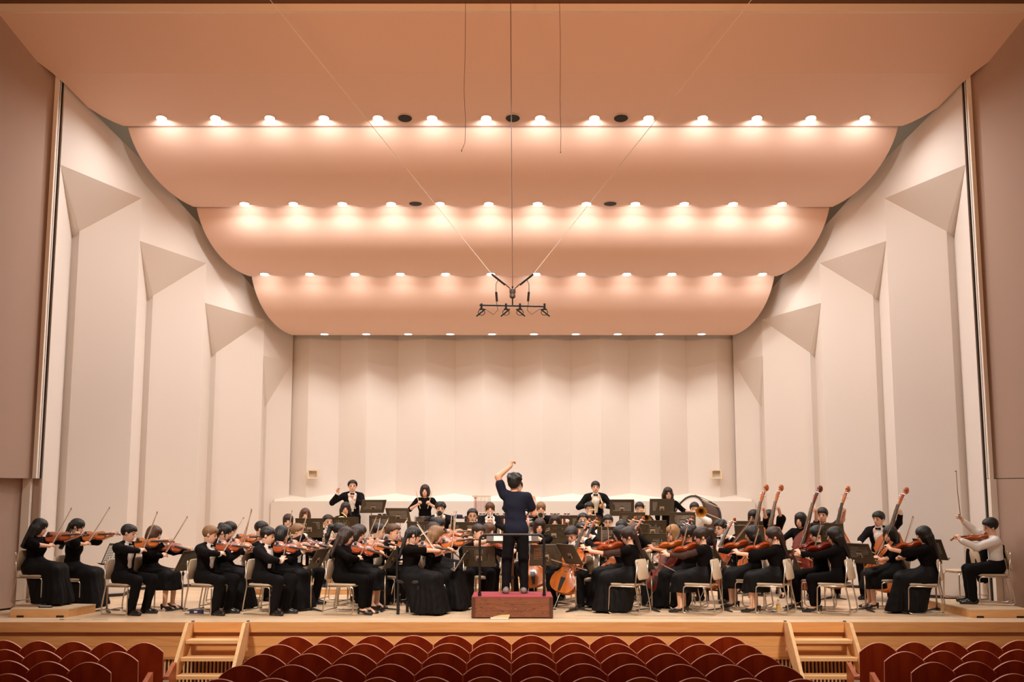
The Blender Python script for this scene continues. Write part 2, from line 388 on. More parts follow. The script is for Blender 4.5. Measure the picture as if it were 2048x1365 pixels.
for r, (n, xa, xb, py) in enumerate(LROWS):
    y, z, sl = on_panel(r, py)
    for k in range(n):
        px = xa + (xb - xa) * k / (n - 1); xx = X(px, y, z)
        t = empty('downlight', (xx, y, z - .004)); t.rotation_euler = (sl, 0, 0)
        tag(t, 'lit round ceiling downlight, %s from stage left end, %s' % (ORD[k], ROWNAME[r]), 'downlight', 'ceiling downlights')
        link('trim_ring', me_ring, t); link('lens', me_lens, t)
        ld = bpy.data.lights.new('lamp', 'AREA'); ld.shape = 'DISK'; ld.size = .19; ld.energy = SPOT_W * (1.3, .82, .35, .17)[r]; ld.color = SPOT_COL; ld.spread = R_((165, 165, 165, 100)[r])
        lo = bpy.data.objects.new('lamp', ld); COL.objects.link(lo); lo.parent = t; lo.location = (0, 0, -.02); lo.rotation_euler = (sl * .6 if r == 0 else -sl * .3, 0, 0)
        if r < 3:       # the lamp's sideways spill that grazes the next panel
            ld = bpy.data.lights.new('bulb', 'SPOT'); ld.spot_size = R_(140); ld.spot_blend = 1.0; ld.shadow_soft_size = .04; ld.energy = BULB_W * (.75, .46, .28)[r]; ld.color = SPOT_COL
            lo = bpy.data.objects.new('bulb', ld); COL.objects.link(lo); lo.parent = t; lo.location = (0, .02, -.11); lo.rotation_euler = (R_(84) - sl, 0, 0)
for r, pxs, py in ((0, (810, 1025.5, 1242), 236), (1, (831, 1220.5), 407)):
    y, z, sl = on_panel(r, py)
    for k, px in enumerate(pxs):
        t = empty('ceiling_vent', (X(px, y, z), y, z - .004)); t.rotation_euler = (sl, 0, 0)
        tag(t, 'dark unlit round opening, %s along the %s of lamps' % (ORD[k], ROWNAME[r]), 'ceiling vent', 'dark ceiling openings')
        link('rim', me_vr, t); link('grille', me_dk, t)
# ================================================================== PROTOTYPES
M_varn = [wood('violin_varnish_%d' % i, sr(*a), sr(*b_), scale=6, stretch=(2, .5, 2), rough=.28, spec=.5, coat=.6) for i, (a, b_) in enumerate([((160, 74, 26), (204, 112, 44)), ((138, 54, 20), (178, 82, 34)), ((165, 80, 28), (205, 115, 45)), ((96, 26, 12), (130, 42, 18))])]
M_ebony = mat('ebony', (.018, .014, .012), .35)
M_bridge = mat('maple_bridge', (.72, .52, .32), .5)
M_str = mat('string_steel', (.7, .66, .6), .35, metal=1)
M_bowst = mat('bow_stick', (.30, .13, .05), .35)
M_bowh = mat('bow_hair', (.85, .78, .66), .6)
M_brass = mat('brass', (.90, .64, .26), .36, metal=1)
M_silver = mat('silver_plate', (.86, .83, .78), .2, metal=1)
M_steel = mat('chair_tube', (.74, .66, .56), .28, metal=1)
M_pad = mat('beige_vinyl', (.60, .46, .32), .55, bump=.05, bscale=120)
M_stand = mat('music_stand_black', (.065, .044, .022), .42, spec=.5)
M_pole = mat('stand_pole', (.36, .27, .19), .35, metal=.8)
M_blackm = mat('black_metal', (.012, .010, .009), .4)
M_paper = mat('sheet_paper', (.85, .79, .70), .8)
M_plate = mat('bronze_plate', (.48, .33, .20), .5)

HALF_V = [(0, .0), (.004, .08), (.03, .18), (.08, .245), (.14, .278), (.21, .29), (.28, .284), (.335, .262), (.362, .25), (.368, .262), (.395, .21), (.45, .168), (.51, .158), (.57, .166), (.62, .196), (.648, .234), (.662, .214), (.71, .226), (.78, .236), (.85, .228), (.92, .185), (.965, .12), (.99, .06), (1, .03)]
HALF_B = [(0, .0), (.004, .08), (.03, .18), (.08, .25), (.15, .285), (.22, .297), (.29, .29), (.34, .268), (.362, .262), (.368, .272), (.40, .205), (.46, .172), (.52, .166), (.58, .176), (.62, .204), (.64, .236), (.655, .218), (.70, .226), (.76, .222), (.82, .198), (.88, .15), (.93, .10), (.97, .066), (1, .045)]
def spiral(c, r0, r1, turns, axis_x, axis_y, n=26, a0=0.):
    out = []
    for i in range(n + 1):
        t = i / n; a = a0 + turns * 2 * math.pi * t; r = r0 + (r1 - r0) * t
        out.append(Vector(c) + Vector(axis_x) * r * math.cos(a) + Vector(axis_y) * r * math.sin(a))
    return out
def make_strung(kind, L, rib, neck, half, chin=False, pin=0.):
    """body along +Y from its lower end, face +Z; returns dict part -> (mesh builder, material key)"""
    k = L / .355; P = {}
    side = [(w * L, t * L) for t, w in half]
    loop = side + [(-x, y) for x, y in reversed(side[1:])]
    n = len(loop); cy = .46 * L
    def ring(s, z):
        e = max(0., min(1., (1 - s) / .35)) if s < .95 else 0.
        out = []
        for x, y in loop:
            u = (y - cy) / L; w_ = L * (.285 - .17 * math.exp(-((u - .04) / .13) ** 2) * .45 - .10 * max(0, u) ) * math.sqrt(max(0, 1 - (abs(u) / .545) ** 2.6))
            xs_ = x * (1 - e) + math.copysign(min(w_, abs(x) * 3 + .001), x) * e
            out.append((xs_ * s, cy + (y - cy) * s, z))
        return out
    arch = .016 * k if kind != 'bass' else .03
    b = MB(); rings = [ring(.30, -rib - arch * .9), ring(.65, -rib - arch * .6), ring(.92, -rib - .1 * arch), ring(1.0, -rib), ring(1.0, -rib + .004 * k), ring(.965, -rib + .005 * k), ring(.965, -.005 * k), ring(1.0, -.004 * k), ring(1.0, 0), ring(.92, .1 * arch), ring(.65, .65 * arch), ring(.30, arch)]
    vs = [p for r in rings for p in r]; fs = [(i * n + j, i * n + (j + 1) % n, (i + 1) * n + (j + 1) % n, (i + 1) * n + j) for i in range(len(rings) - 1) for j in range(n)]
    fs += [list(reversed(range(n))), [(len(rings) - 1) * n + j for j in range(n)]]
    b.add(vs, fs); P['body'] = (b, 'v')
    # neck and pegbox with scroll
    b = MB(); w = .012 * k if kind == 'violin' else .017 * (L / .755) ** .5 * 1.2
    ny = L + neck; sc = .012 * k if kind == 'violin' else (.024 if kind == 'cello' else .046)
    b.tube([(0, L * .985, -.006 * k), (0, L + .02 * k, .002), (0, ny * .98, .0)], [w * 1.3, w, w * .85], 8)
    pl = .072 * k if kind == 'violin' else (.16 if kind == 'cello' else .26)
    wb = 1.0 if kind != 'bass' else 1.5
    b.tube([(0, ny * .98, .0), (0, ny + pl * .5, -pl * .08), (0, ny + pl, -pl * .24)], [w * .95, w * .95 * wb, w * .7 * wb], 8)
    cx = Vector((0, ny + pl * 1.05, -pl * .24 - sc * .9))
    pts = spiral(cx, sc * 1.25, sc * .25, 1.6, (0, 0, 1), (0, 1, 0), 24)
    b.tube(pts, [sc * .55 * (1 - .35 * i / 24) for i in range(25)], 8)
    b.tube([cx + Vector((-sc * .95, 0, 0)), cx + Vector((sc * .95, 0, 0))], sc * .55, 8)
    P['neck'] = (b, 'v')
    b = MB(); fb0, fb1 = L * .66, ny; h0 = .022 * k if kind == 'violin' else .022 * k * .75
    wf0, wf1 = w * 1.75, w * 1.05
    b.add([(-wf0, fb0, h0), (wf0, fb0, h0), (wf1, fb1, w * 1.25), (-wf1, fb1, w * 1.25), (-wf0 * .8, fb0, h0 - .006 * k), (wf0 * .8, fb0, h0 - .006 * k), (wf1, fb1, w * .5), (-wf1, fb1, w * .5), (0, fb0, h0 + .004 * k), (0, fb1, w * 1.4)],
          [(0, 8, 9, 3), (8, 1, 2, 9), (4, 7, 6, 5), (0, 3, 7, 4), (1, 5, 6, 2), (0, 4, 5, 1, 8), (3, 9, 2, 6, 7)])
    P['fingerboard'] = (b, 'e')
    by = L * .43; bh = .034 * k if kind == 'violin' else .034 * k * .8
    b = MB(); b.add([(-.021 * k, by - .003 * k, arch * .6), (.021 * k, by - .003 * k, arch * .6), (.016 * k, by, bh), (0, by, bh * 1.1), (-.016 * k, by, bh), (-.021 * k, by + .003 * k, arch * .6), (.021 * k, by + .003 * k, arch * .6)], [(0, 1, 2, 3, 4), (6, 5, 4, 3, 2), (0, 4, 5), (1, 6, 2)])
    P['bridge'] = (b, 'b')
    b = MB(); b.add([(-.020 * k, L * .30, bh * .62), (.020 * k, L * .30, bh * .62), (.009 * k, L * .03, arch * .9), (-.009 * k, L * .03, arch * .9), (-.017 * k, L * .30, bh * .5), (.017 * k, L * .30, bh * .5), (.007 * k, L * .03, arch * .5), (-.007 * k, L * .03, arch * .5)], [(0, 1, 2, 3), (4, 7, 6, 5), (0, 4, 5, 1), (1, 5, 6, 2), (2, 6, 7, 3), (3, 7, 4, 0)])
    P['tailpiece'] = (b, 'e')
    b = MB()
    for q in range(4):
        x = (q - 1.5) * .0085 * k; b.tube([(x * .8, L * .30, bh * .62), (x, by, bh * 1.06), (x * .55, ny, w * 1.5)], .0011 * k ** .6, 4)
    P['strings'] = (b, 's')
    for sg in (-1, 1):
        b = MB(); pts = [(sg * (.105 + .022 * math.sin(t * math.pi * 2) + .035 * (1 - t)) * L, (.33 + .19 * t) * L, arch * (.42 + .18 * math.sin(math.pi * t)) + .0022 * k) for t in [i / 8 for i in range(9)]]
        b.tube(pts, [.0035 * k] + [.0022 * k] * 7 + [.0035 * k], 5); P['f_hole' if sg < 0 else 'f_hole.'] = (b, 'e')
    b = MB()
    for q, sg in enumerate((-1, 1, -1, 1)):
        yy = ny + pl * (.25 + .18 * q); pe = 3.4 if kind != 'bass' else 2.4; b.tube([(sg * -w, yy, -pl * .08), (sg * w * pe, yy, -pl * .08)], .0045 * k ** .55, 6); b.ell((sg * w * (pe + .4), yy, -pl * .08), (.010 * k ** .5, .003 * k ** .5, .008 * k ** .5), 6, 4)
    P['pegs'] = (b, 'e' if kind == 'violin' else 's')
    if chin:
        b = MB(); b.ell((-.05 * k, .045 * k, .022 * k), (.034 * k, .026 * k, .008 * k), 10, 5); P['chin_rest'] = (b, 'e')
    if pin:
        b = MB(); b.tube([(0, .01, -rib * .45), (0, -pin, -rib * .45)], .005, 6); P['endpin'] = (b, 's')
    return P
def bake(P, smooth=62): return {nm: (mb.mesh(nm, M_ebony, smooth), key) for nm, (mb, key) in P.items()}
INSTR = {'violin': bake(make_strung('violin', .357, .031, .132, HALF_V, chin=True)), 'viola': bake(make_strung('violin', .405, .037, .15, HALF_V, chin=True)),
         'cello': bake(make_strung('cello', .755, .118, .29, HALF_V, pin=.26)), 'bass': bake(make_strung('bass', 1.10, .19, .46, HALF_B, pin=.16))}
INLEN = {'violin': .357 + .132, 'viola': .405 + .15, 'cello': .755 + .29, 'bass': 1.10 + .46}
_inst_cache = {}
def strung(kind, tone, M, label):
    t = empty('double_bass' if kind == 'bass' else kind, M=M); tag(t, label, 'double bass' if kind == 'bass' else kind, {'violin': 'violins of the orchestra', 'viola': 'violas of the orchestra', 'cello': 'cellos of the orchestra', 'bass': 'double basses of the orchestra'}[kind])
    for nm, (me, key) in INSTR[kind].items():
        kk = (kind, nm, tone)
        if kk not in _inst_cache:
            m2 = me.copy(); m2.materials.clear(); m2.materials.append({'v': M_varn[tone], 'e': M_ebony, 'b': M_bridge, 's': M_str}[key]); _inst_cache[kk] = m2
        o = link(nm.rstrip('.'), _inst_cache[kk], t)
        if nm in ('strings', 'pegs'): o['kind'] = 'stuff'
    return t
# bow: stick along +Y from the frog, hair towards -Z
def make_bow(k=1.):
    st = MB(); st.tube([(0, -.03, .012), (0, .1, .010), (0, .4, .004), (0, .66, .009), (0, .70, .012)], [.0048, .0046, .0040, .0034, .0032], 6); st.add([(-.004, .69, .014), (.004, .69, .014), (.004, .715, .012), (-.004, .715, .012), (-.003, .70, -.012), (.003, .70, -.012)], [(0, 1, 2, 3), (0, 4, 5, 1), (2, 5, 4, 3), (1, 5, 2), (0, 3, 4)])
    hr = MB(); hr.bbox((-.0045, .015, -.0115), (.0045, .70, -.0095))
    fr = MB(); fr.bbox((-.006, 0, -.014), (.006, .045, .008))
    for b in (st, hr, fr): b.v = [(x * k, y, z * k) for x, y, z in b.v]
    return [('stick', st.mesh('stick', M_bowst, 40)), ('hair', hr.mesh('hair', M_bowh)), ('frog', fr.mesh('frog', M_ebony))]
BOW = make_bow(1.35)
def bow(M, label):
    t = empty('bow', M=M); tag(t, label, 'bow', 'bows of the string players')
    for nm, me in BOW: link(nm, me, t)
    return t

# chairs -----------------------------------------------------------------------
def rounded(pts, r=.04, n=4):
    pts = [Vector(p) for p in pts]; out = [pts[0]]
    for a, b_, c in zip(pts, pts[1:], pts[2:]):
        u = (a - b_); v = (c - b_); d = min(r, u.length * .45, v.length * .45); u.normalize(); v.normalize()
        p0, p1 = b_ + u * d, b_ + v * d
        for i in range(n + 1):
            t = i / n; out.append(p0 * (1 - t) ** 2 + b_ * 2 * t * (1 - t) + p1 * t * t)
    out.append(pts[-1]); return out
def rbox(w, d, h, r=.03, n=4):        # slab with rounded plan corners
    poly = []
    for cx, cy, a0 in ((w / 2 - r, d / 2 - r, 0), (-w / 2 + r, d / 2 - r, 90), (-w / 2 + r, -d / 2 + r, 180), (w / 2 - r, -d / 2 + r, 270)):
        for i in range(n + 1): a = R_(a0 + 90 * i / n); poly.append((cx + r * math.cos(a), cy + r * math.sin(a)))
    return poly
def pad(w, d, h, r, M):
    b = MB(); p = rbox(w, d, h, r); p2 = [(x * .95, y * .95) for x, y in p]; n = len(p)
    vs = [M @ Vector((x, y, 0)) for x, y in p2] + [M @ Vector((x, y, h * .3)) for x, y in p] + [M @ Vector((x, y, h * .75)) for x, y in p] + [M @ Vector((x, y, h)) for x, y in p2]
    fs = [(i * n + j, i * n + (j + 1) % n, (i + 1) * n + (j + 1) % n, (i + 1) * n + j) for i in range(3) for j in range(n)] + [list(reversed(range(n))), list(range(3 * n, 4 * n))]
    return b.add(vs, fs)
T = Matrix.Translation
def RX(a): return Matrix.Rotation(R_(a), 4, 'X')
def RY(a): return Matrix.Rotation(R_(a), 4, 'Y')
def RZ(a): return Matrix.Rotation(R_(a), 4, 'Z')
CH = {}
CH['seat'] = (pad(.42, .42, .032, .06, T((0, .0, .415))).mesh('seat', M_pad, 50))
CH['backrest'] = (pad(.41, .30, .03, .05, T((0, -.235, .645)) @ RX(80) @ T((0, 0, -.015))).mesh('backrest', M_pad, 50))
def side_tube(s):
    x = .215 * s
    return MB().tube(rounded([(x, -.25, .77), (x, -.21, .42), (x, -.26, .16), (x * 1.05, -.275, .011), (x * 1.05, .21, .011), (x, .20, .405), (x, -.20, .405)], .05), .0105, 8)
CH['frame'] = [side_tube(s).mesh('side_frame', M_steel, 'all') for s in (1, -1)]
CH['cross'] = [MB().tube(p, .0085, 6).mesh('cross_bar', M_steel, 'all') for p in ([(-.215, .15, .404), (.215, .15, .404)], [(-.215, -.15, .404), (.215, -.15, .404)], [(-.22, -.252, .06), (.22, -.252, .06)])]
def chair(x, y, z, rz, label):
    t = empty('orchestra_chair', (x, y, z), rz); tag(t, label, 'chair', 'beige tube chairs on the stage')
    link('seat', CH['seat'], t); link('backrest', CH['backrest'], t); link('side_frame', CH['frame'][0], t); link('side_frame', CH['frame'][1], t); 
    for m in CH['cross']: link('cross_bar', m, t)
    return t
def black_stool(x, y, z, rz, label, h=.50, back=True):
    t = empty('black_chair', (x, y, z), rz); tag(t, label, 'chair', 'black wooden chairs on the stage')
    if 'k' not in CH:
        CH['k'] = pad(.40, .38, .05, .03, T((0, 0, .45))).mesh('seat', mat('black_leather', (.02, .016, .014), .45), 50)
        CH['kl'] = [MB().box((sx * .17, sy * .16, .225), (.035, .035, .45)).mesh('leg', M_blackm) for sx in (1, -1) for sy in (1, -1)]
        CH['kb'] = [MB().box((sx * .17, -.18, .72), (.035, .03, .52)).mesh('back_post', M_blackm) for sx in (1, -1)] + [MB().box((0, -.18, zz), (.31, .018, .025)).mesh('back_slat', M_blackm) for zz in (.62, .70, .78, .86, .94)]
        CH['kr'] = [MB().box((0, yy, .18), (.34, .02, .025)).mesh('rung', M_blackm) for yy in (.16, -.16)]
    s = (1, 1, h / .5)
    for nm, me in [('seat', CH['k'])] + [('leg', m) for m in CH['kl']] + ([(m.name.split('.')[0], m) for m in CH['kb']] if back else []) + [('rung', m) for m in CH['kr']]:
        o = link(nm, me, t); o.scale = s
    return t

# music stands -----------------------------------------------------------------
def desk_mesh():
    b = MB(); Wd, Hd, t = .50, .34, .004
    nx, ny_ = 16, 7; x0, x1, z0, z1 = -.19, .19, .09, .28
    hx, hz = .0088, .0100; px_, pz_ = (x1 - x0) / nx, (z1 - z0) / ny_
    xs = [-Wd / 2] + [v for i in range(nx) for v in (x0 + px_ * (i + .5) - hx / 2, x0 + px_ * (i + .5) + hx / 2)] + [Wd / 2]
    zs = [0] + [v for i in range(ny_) for v in (z0 + pz_ * (i + .5) - hz / 2, z0 + pz_ * (i + .5) + hz / 2)] + [Hd]
    vs = []; idx = {}
    for s_ in (0, 1):
        for j, zz in enumerate(zs):
            for i, xx in enumerate(xs): idx[(s_, j, i)] = len(vs); vs.append((xx, -t * s_, zz))
    fs = []
    for j in range(len(zs) - 1):
        for i in range(len(xs) - 1):
            hole = 1 <= i <= 2 * nx and 1 <= j <= 2 * ny_ and i % 2 == 1 and j % 2 == 1 and not (abs(xs[i]) < .045 and zs[j] < .2)
            if hole:
                continue
            fs.append((idx[0, j, i], idx[0, j, i + 1], idx[0, j + 1, i + 1], idx[0, j + 1, i])); fs.append((idx[1, j, i], idx[1, j + 1, i], idx[1, j + 1, i + 1], idx[1, j, i + 1]))
    b.add(vs, fs); b.bbox((-Wd / 2, -.004, Hd - .01), (Wd / 2, .008, Hd)); b.bbox((-Wd / 2, -.004, 0), (-Wd / 2 + .008, .008, Hd)); b.bbox((Wd / 2 - .008, -.004, 0), (Wd / 2, .008, Hd))
    return b
SD = {}
SD['desk'] = desk_mesh().mesh('desk', M_stand, fix=False)
SD['ledge'] = MB().bbox((-.25, -.065, -.006), (.25, .004, .0)).mesh('ledge', M_stand)
SD['plate'] = MB().bbox((-.045, .003, .10), (.045, .009, .18)).mesh('bracket_plate', M_plate)
SD['hub'] = MB().tube([(-.03, .03, .13), (.03, .03, .13)], .018, 8).bbox((-.012, .008, .115), (.012, .03, .145)).mesh('tilt_hub', M_blackm, 40)
SD['paper'] = MB().bbox((-.21, -.010, .004), (-.002, -.005, .30)).mesh('sheet_music', M_paper)
SD['paper2'] = MB().bbox((.002, -.010, .004), (.21, -.005, .30)).mesh('sheet_music', M_paper)
b = MB()
for i in range(10):
    z_ = .03 + .027 * i
    b.bbox((-.195, -.0115, z_), (-.02, -.0105, z_ + .009)); b.bbox((.02, -.0115, z_), (.195, -.0105, z_ + .009))
SD['staves'] = b.mesh('printed_staves', mat('print_ink', (.12, .10, .09), .8))
SD['pole'] = MB().tube([(0, 0, .02), (0, 0, .55)], .0125, 8).mesh('lower_pole', M_pole, 'all')
SD['pole2'] = MB().tube([(0, 0, 0), (0, 0, .5)], .009, 8).mesh('upper_pole', M_pole, 'all')
SD['collar'] = MB().tube([(0, 0, .52), (0, 0, .57)], .018, 8).tube([(.015, 0, .545), (.04, 0, .545)], .007, 6).mesh('collar', M_blackm, 40)
SD['leg'] = MB().add([(0, -.02, .045), (0, .02, .045), (.24, .016, .012), (.24, -.016, .012), (0, -.02, .02), (0, .02, .02), (.24, .016, 0), (.24, -.016, 0)], [(0, 1, 2, 3), (4, 7, 6, 5), (0, 4, 5, 1), (1, 5, 6, 2), (2, 6, 7, 3), (3, 7, 4, 0)]).mesh('leg', M_blackm)
def music_stand(x, y, z, face, label, h=.95, tilt=22, paper=False):
    """h: height of the desk's lower edge; 'face' azimuth towards the reader"""
    t = empty('music_stand', (x, y, z), -R_(face)); tag(t, label, 'music stand', 'black music stands on the stage')
    dk = link('desk', SD['desk'], t, M=T((0, -.02, h)) @ RZ(180) @ RX(-tilt)) 
    for nm, k in (('ledge', 'ledge'), ('bracket_plate', 'plate'), ('tilt_hub', 'hub')): link(nm, SD[k], dk)
    if paper: 
        link('sheet_music', SD['paper'], dk); q = link('printed_staves', SD['staves'], dk); q['kind'] = 'stuff'; q = link('sheet_music', SD['paper2'], dk)
    link('lower_pole', SD['pole'], t); link('collar', SD['collar'], t)
    u = link('upper_pole', SD['pole2'], t, loc=(0, 0, .52)); u.scale = (1, 1, max(.1, (h + .12 - .52) / .5))
    a0 = random.uniform(0, 120)
    for k in range(3): link('leg', SD['leg'], t, M=RZ(a0 + 120 * k))
    return t
# ================================================================== PEOPLE
class Field:
    def __init__(s, lo, hi, h):
        s.h = h; s.o = np.array(lo, np.float32); s.n = [int(math.ceil((b - a) / h)) + 1 for a, b in zip(lo, hi)]
        s.v = np.full(s.n, 9.0, np.float32)
    def win(s, lo, hi):
        i0 = [max(0, int((a - o) / s.h)) for a, o in zip(lo, s.o)]; i1 = [min(n, int(math.ceil((b - o) / s.h)) + 1) for b, o, n in zip(hi, s.o, s.n)]
        if any(a >= b for a, b in zip(i0, i1)): return None, None
        sl = tuple(slice(a, b) for a, b in zip(i0, i1))
        g = [(s.o[k] + s.h * np.arange(i0[k], i1[k], dtype=np.float32)).reshape([-1 if j == k else 1 for j in range(3)]) for k in range(3)]
        return sl, g
    def smin(s, sl, d, k):
        a = s.v[sl]; h = np.maximum(k - np.abs(a - d), 0) / k
        s.v[sl] = np.minimum(a, d) - h * h * k * .25
    def cap(s, a, b, ra, rb=None, k=.03):
        rb = ra if rb is None else rb; m = max(ra, rb) + k + s.h * 2
        sl, g = s.win([min(p, q) - m for p, q in zip(a, b)], [max(p, q) + m for p, q in zip(a, b)])
        if sl is None: return
        ax, ay, az = a; bx, by, bz = b; dx, dy, dz = bx - ax, by - ay, bz - az; L = dx * dx + dy * dy + dz * dz + 1e-9
        px, py, pz = g[0] - ax, g[1] - ay, g[2] - az
        t = np.clip((px * dx + py * dy + pz * dz) / L, 0, 1)
        d = np.sqrt((px - t * dx) ** 2 + (py - t * dy) ** 2 + (pz - t * dz) ** 2) - (ra + (rb - ra) * t)
        s.smin(sl, d.astype(np.float32), k)
    def ell(s, c, r, M=None, k=.03):
        m = max(r) + k + s.h * 2
        sl, g = s.win([p - m for p in c], [p + m for p in c])
        if sl is None: return
        s.smin(sl, s.elld(g, c, r, M), k)
    def elld(s, g, c, r, M=None):
        x, y, z = g[0] - c[0], g[1] - c[1], g[2] - c[2]
        if M is not None:
            R = [[M[i][j] for j in range(3)] for i in range(3)]      # columns are local axes
            x, y, z = (R[0][0] * x + R[1][0] * y + R[2][0] * z), (R[0][1] * x + R[1][1] * y + R[2][1] * z), (R[0][2] * x + R[1][2] * y + R[2][2] * z)
        k0 = np.sqrt((x / r[0]) ** 2 + (y / r[1]) ** 2 + (z / r[2]) ** 2); k1 = np.sqrt((x / r[0] ** 2) ** 2 + (y / r[1] ** 2) ** 2 + (z / r[2] ** 2) ** 2) + 1e-6
        return (k0 * (k0 - 1) / k1).astype(np.float32)
    def full(s): return s.win(s.o, [o + s.h * n for o, n in zip(s.o, s.n)])[1]
    def nets(s):
        v = s.v; ins = v < 0; n = np.array(s.n)
        cs = n - 1; cst = np.array([cs[1] * cs[2], cs[2], 1])
        ids = []; pos = []; quads = []
        for ax in range(3):
            a = [slice(None)] * 3; b = [slice(None)] * 3; a[ax] = slice(0, -1); b[ax] = slice(1, None)
            va, vb = v[tuple(a)], v[tuple(b)]; cr = np.argwhere(ins[tuple(a)] != ins[tuple(b)])
            if len(cr) == 0: continue
            o1, o2 = [k for k in range(3) if k != ax]
            ok = (cr[:, o1] > 0) & (cr[:, o2] > 0) & (cr[:, o1] < cs[o1]) & (cr[:, o2] < cs[o2]); cr = cr[ok]
            x, y = va[tuple(cr.T)], vb[tuple(cr.T)]; t = x / (x - y)
            p = cr.astype(np.float64); p[:, ax] += t
            e1 = np.zeros(3, int); e1[o1] = 1; e2 = np.zeros(3, int); e2[o2] = 1
            c00 = cr @ cst; c10 = (cr - e1) @ cst; c11 = (cr - e1 - e2) @ cst; c01 = (cr - e2) @ cst
            q = np.stack([c00, c10, c11, c01], 1); fl = (x < 0) ^ (ax == 1)
            q[~fl] = q[~fl][:, ::-1]; quads.append(q)
            for c in (c00, c10, c11, c01): ids.append(c); pos.append(p)
        ids = np.concatenate(ids); pos = np.concatenate(pos); quads = np.concatenate(quads)
        u, inv = np.unique(ids, return_inverse=True); cnt = np.bincount(inv)
        P = np.stack([np.bincount(inv, pos[:, k]) / cnt for k in range(3)], 1) * s.h + s.o
        return P, np.searchsorted(u, quads)
TRI_COUNT = [0]
def np_mesh(name, P, Q, mats, extra=None, flip=False):
    me = bpy.data.meshes.new(name)
    if flip: Q = Q[:, ::-1]
    nv, nq = len(P), len(Q)
    V = P.reshape(-1); loops = Q.reshape(-1); starts = np.arange(nq) * 4; tot = np.full(nq, 4); mi = np.zeros(nq, int)
    if extra is not None and extra.v:
        V = np.concatenate([V, np.array(extra.v).reshape(-1)]); l2 = [i + nv for f in extra.f for i in f]; t2 = [len(f) for f in extra.f]
        starts = np.concatenate([starts, len(loops) + np.cumsum([0] + t2[:-1])]); tot = np.concatenate([tot, t2]); loops = np.concatenate([loops, l2]); mi = np.concatenate([mi, extra.mi])
    me.vertices.add(len(V) // 3); me.vertices.foreach_set('co', V.astype(np.float32)); me.loops.add(len(loops)); me.loops.foreach_set('vertex_index', loops.astype(np.int32))
    me.polygons.add(len(starts)); me.polygons.foreach_set('loop_start', starts.astype(np.int32)); 
    me.polygons.foreach_set('material_index', mi.astype(np.int32)); me.polygons.foreach_set('use_smooth', np.ones(len(starts), bool))
    for m in mats: me.materials.append(m)
    me.update(calc_edges=True); me.validate(); TRI_COUNT[0] += nq * 2
    return me
M_skin = [mat('skin_%d' % i, c, .5, bump=.03, bscale=200) for i, c in enumerate([sr(232, 180, 150), sr(224, 166, 132), sr(190, 128, 92)])]
for m in M_skin:
    b_ = m.node_tree.nodes['Principled BSDF']; b_.inputs['Subsurface Weight'].default_value = 0.0
M_eye = mat('eye_dark', (.02, .012, .01), .3); M_brow = mat('brow_hair', (.03, .02, .015), .7); M_lip = mat('lip', sr(178, 96, 84), .45)
M_blk = mat('black_cloth', (.005, .004, .004), .8, spec=.06, bump=.25, bscale=25)
M_satin = mat('black_skirt_cloth', (.0065, .0055, .0055), .65, spec=.12, bump=.2, bscale=14)
M_suit = mat('black_suit_cloth', (.007, .006, .0065), .75, spec=.08, bump=.15, bscale=30)
M_sheer = mat('sheer_black_voile', sr(58, 34, 24), .7, spec=.3, bump=.3, bscale=60)
M_navy = mat('navy_jersey', (.010, .011, .024), .8, spec=.2, bump=.3, bscale=12)
M_shirt = mat('white_shirt_cloth', (.82, .77, .72), .75, bump=.2, bscale=30)
M_shoe = mat('black_leather_shoe', (.012, .010, .009), .25, spec=.6)
M_sock = mat('dark_sock', (.012, .01, .01), .8)
def hairmat(nm, c):
    m = mat(nm, c, .42, spec=.45, var=.45, vscale=9, stretch=(9, 9, 1.2), bump=.5, bscale=16); return m
HAIRM = {'black': hairmat('hair_black', (.010, .0075, .006)), 'dark': hairmat('hair_dark_brown', (.028, .013, .008)), 'brown': hairmat('hair_brown', (.085, .035, .015)), 'blond': hairmat('hair_blond', (.33, .17, .065)), 'light': hairmat('hair_light_brown', (.24, .12, .05))}

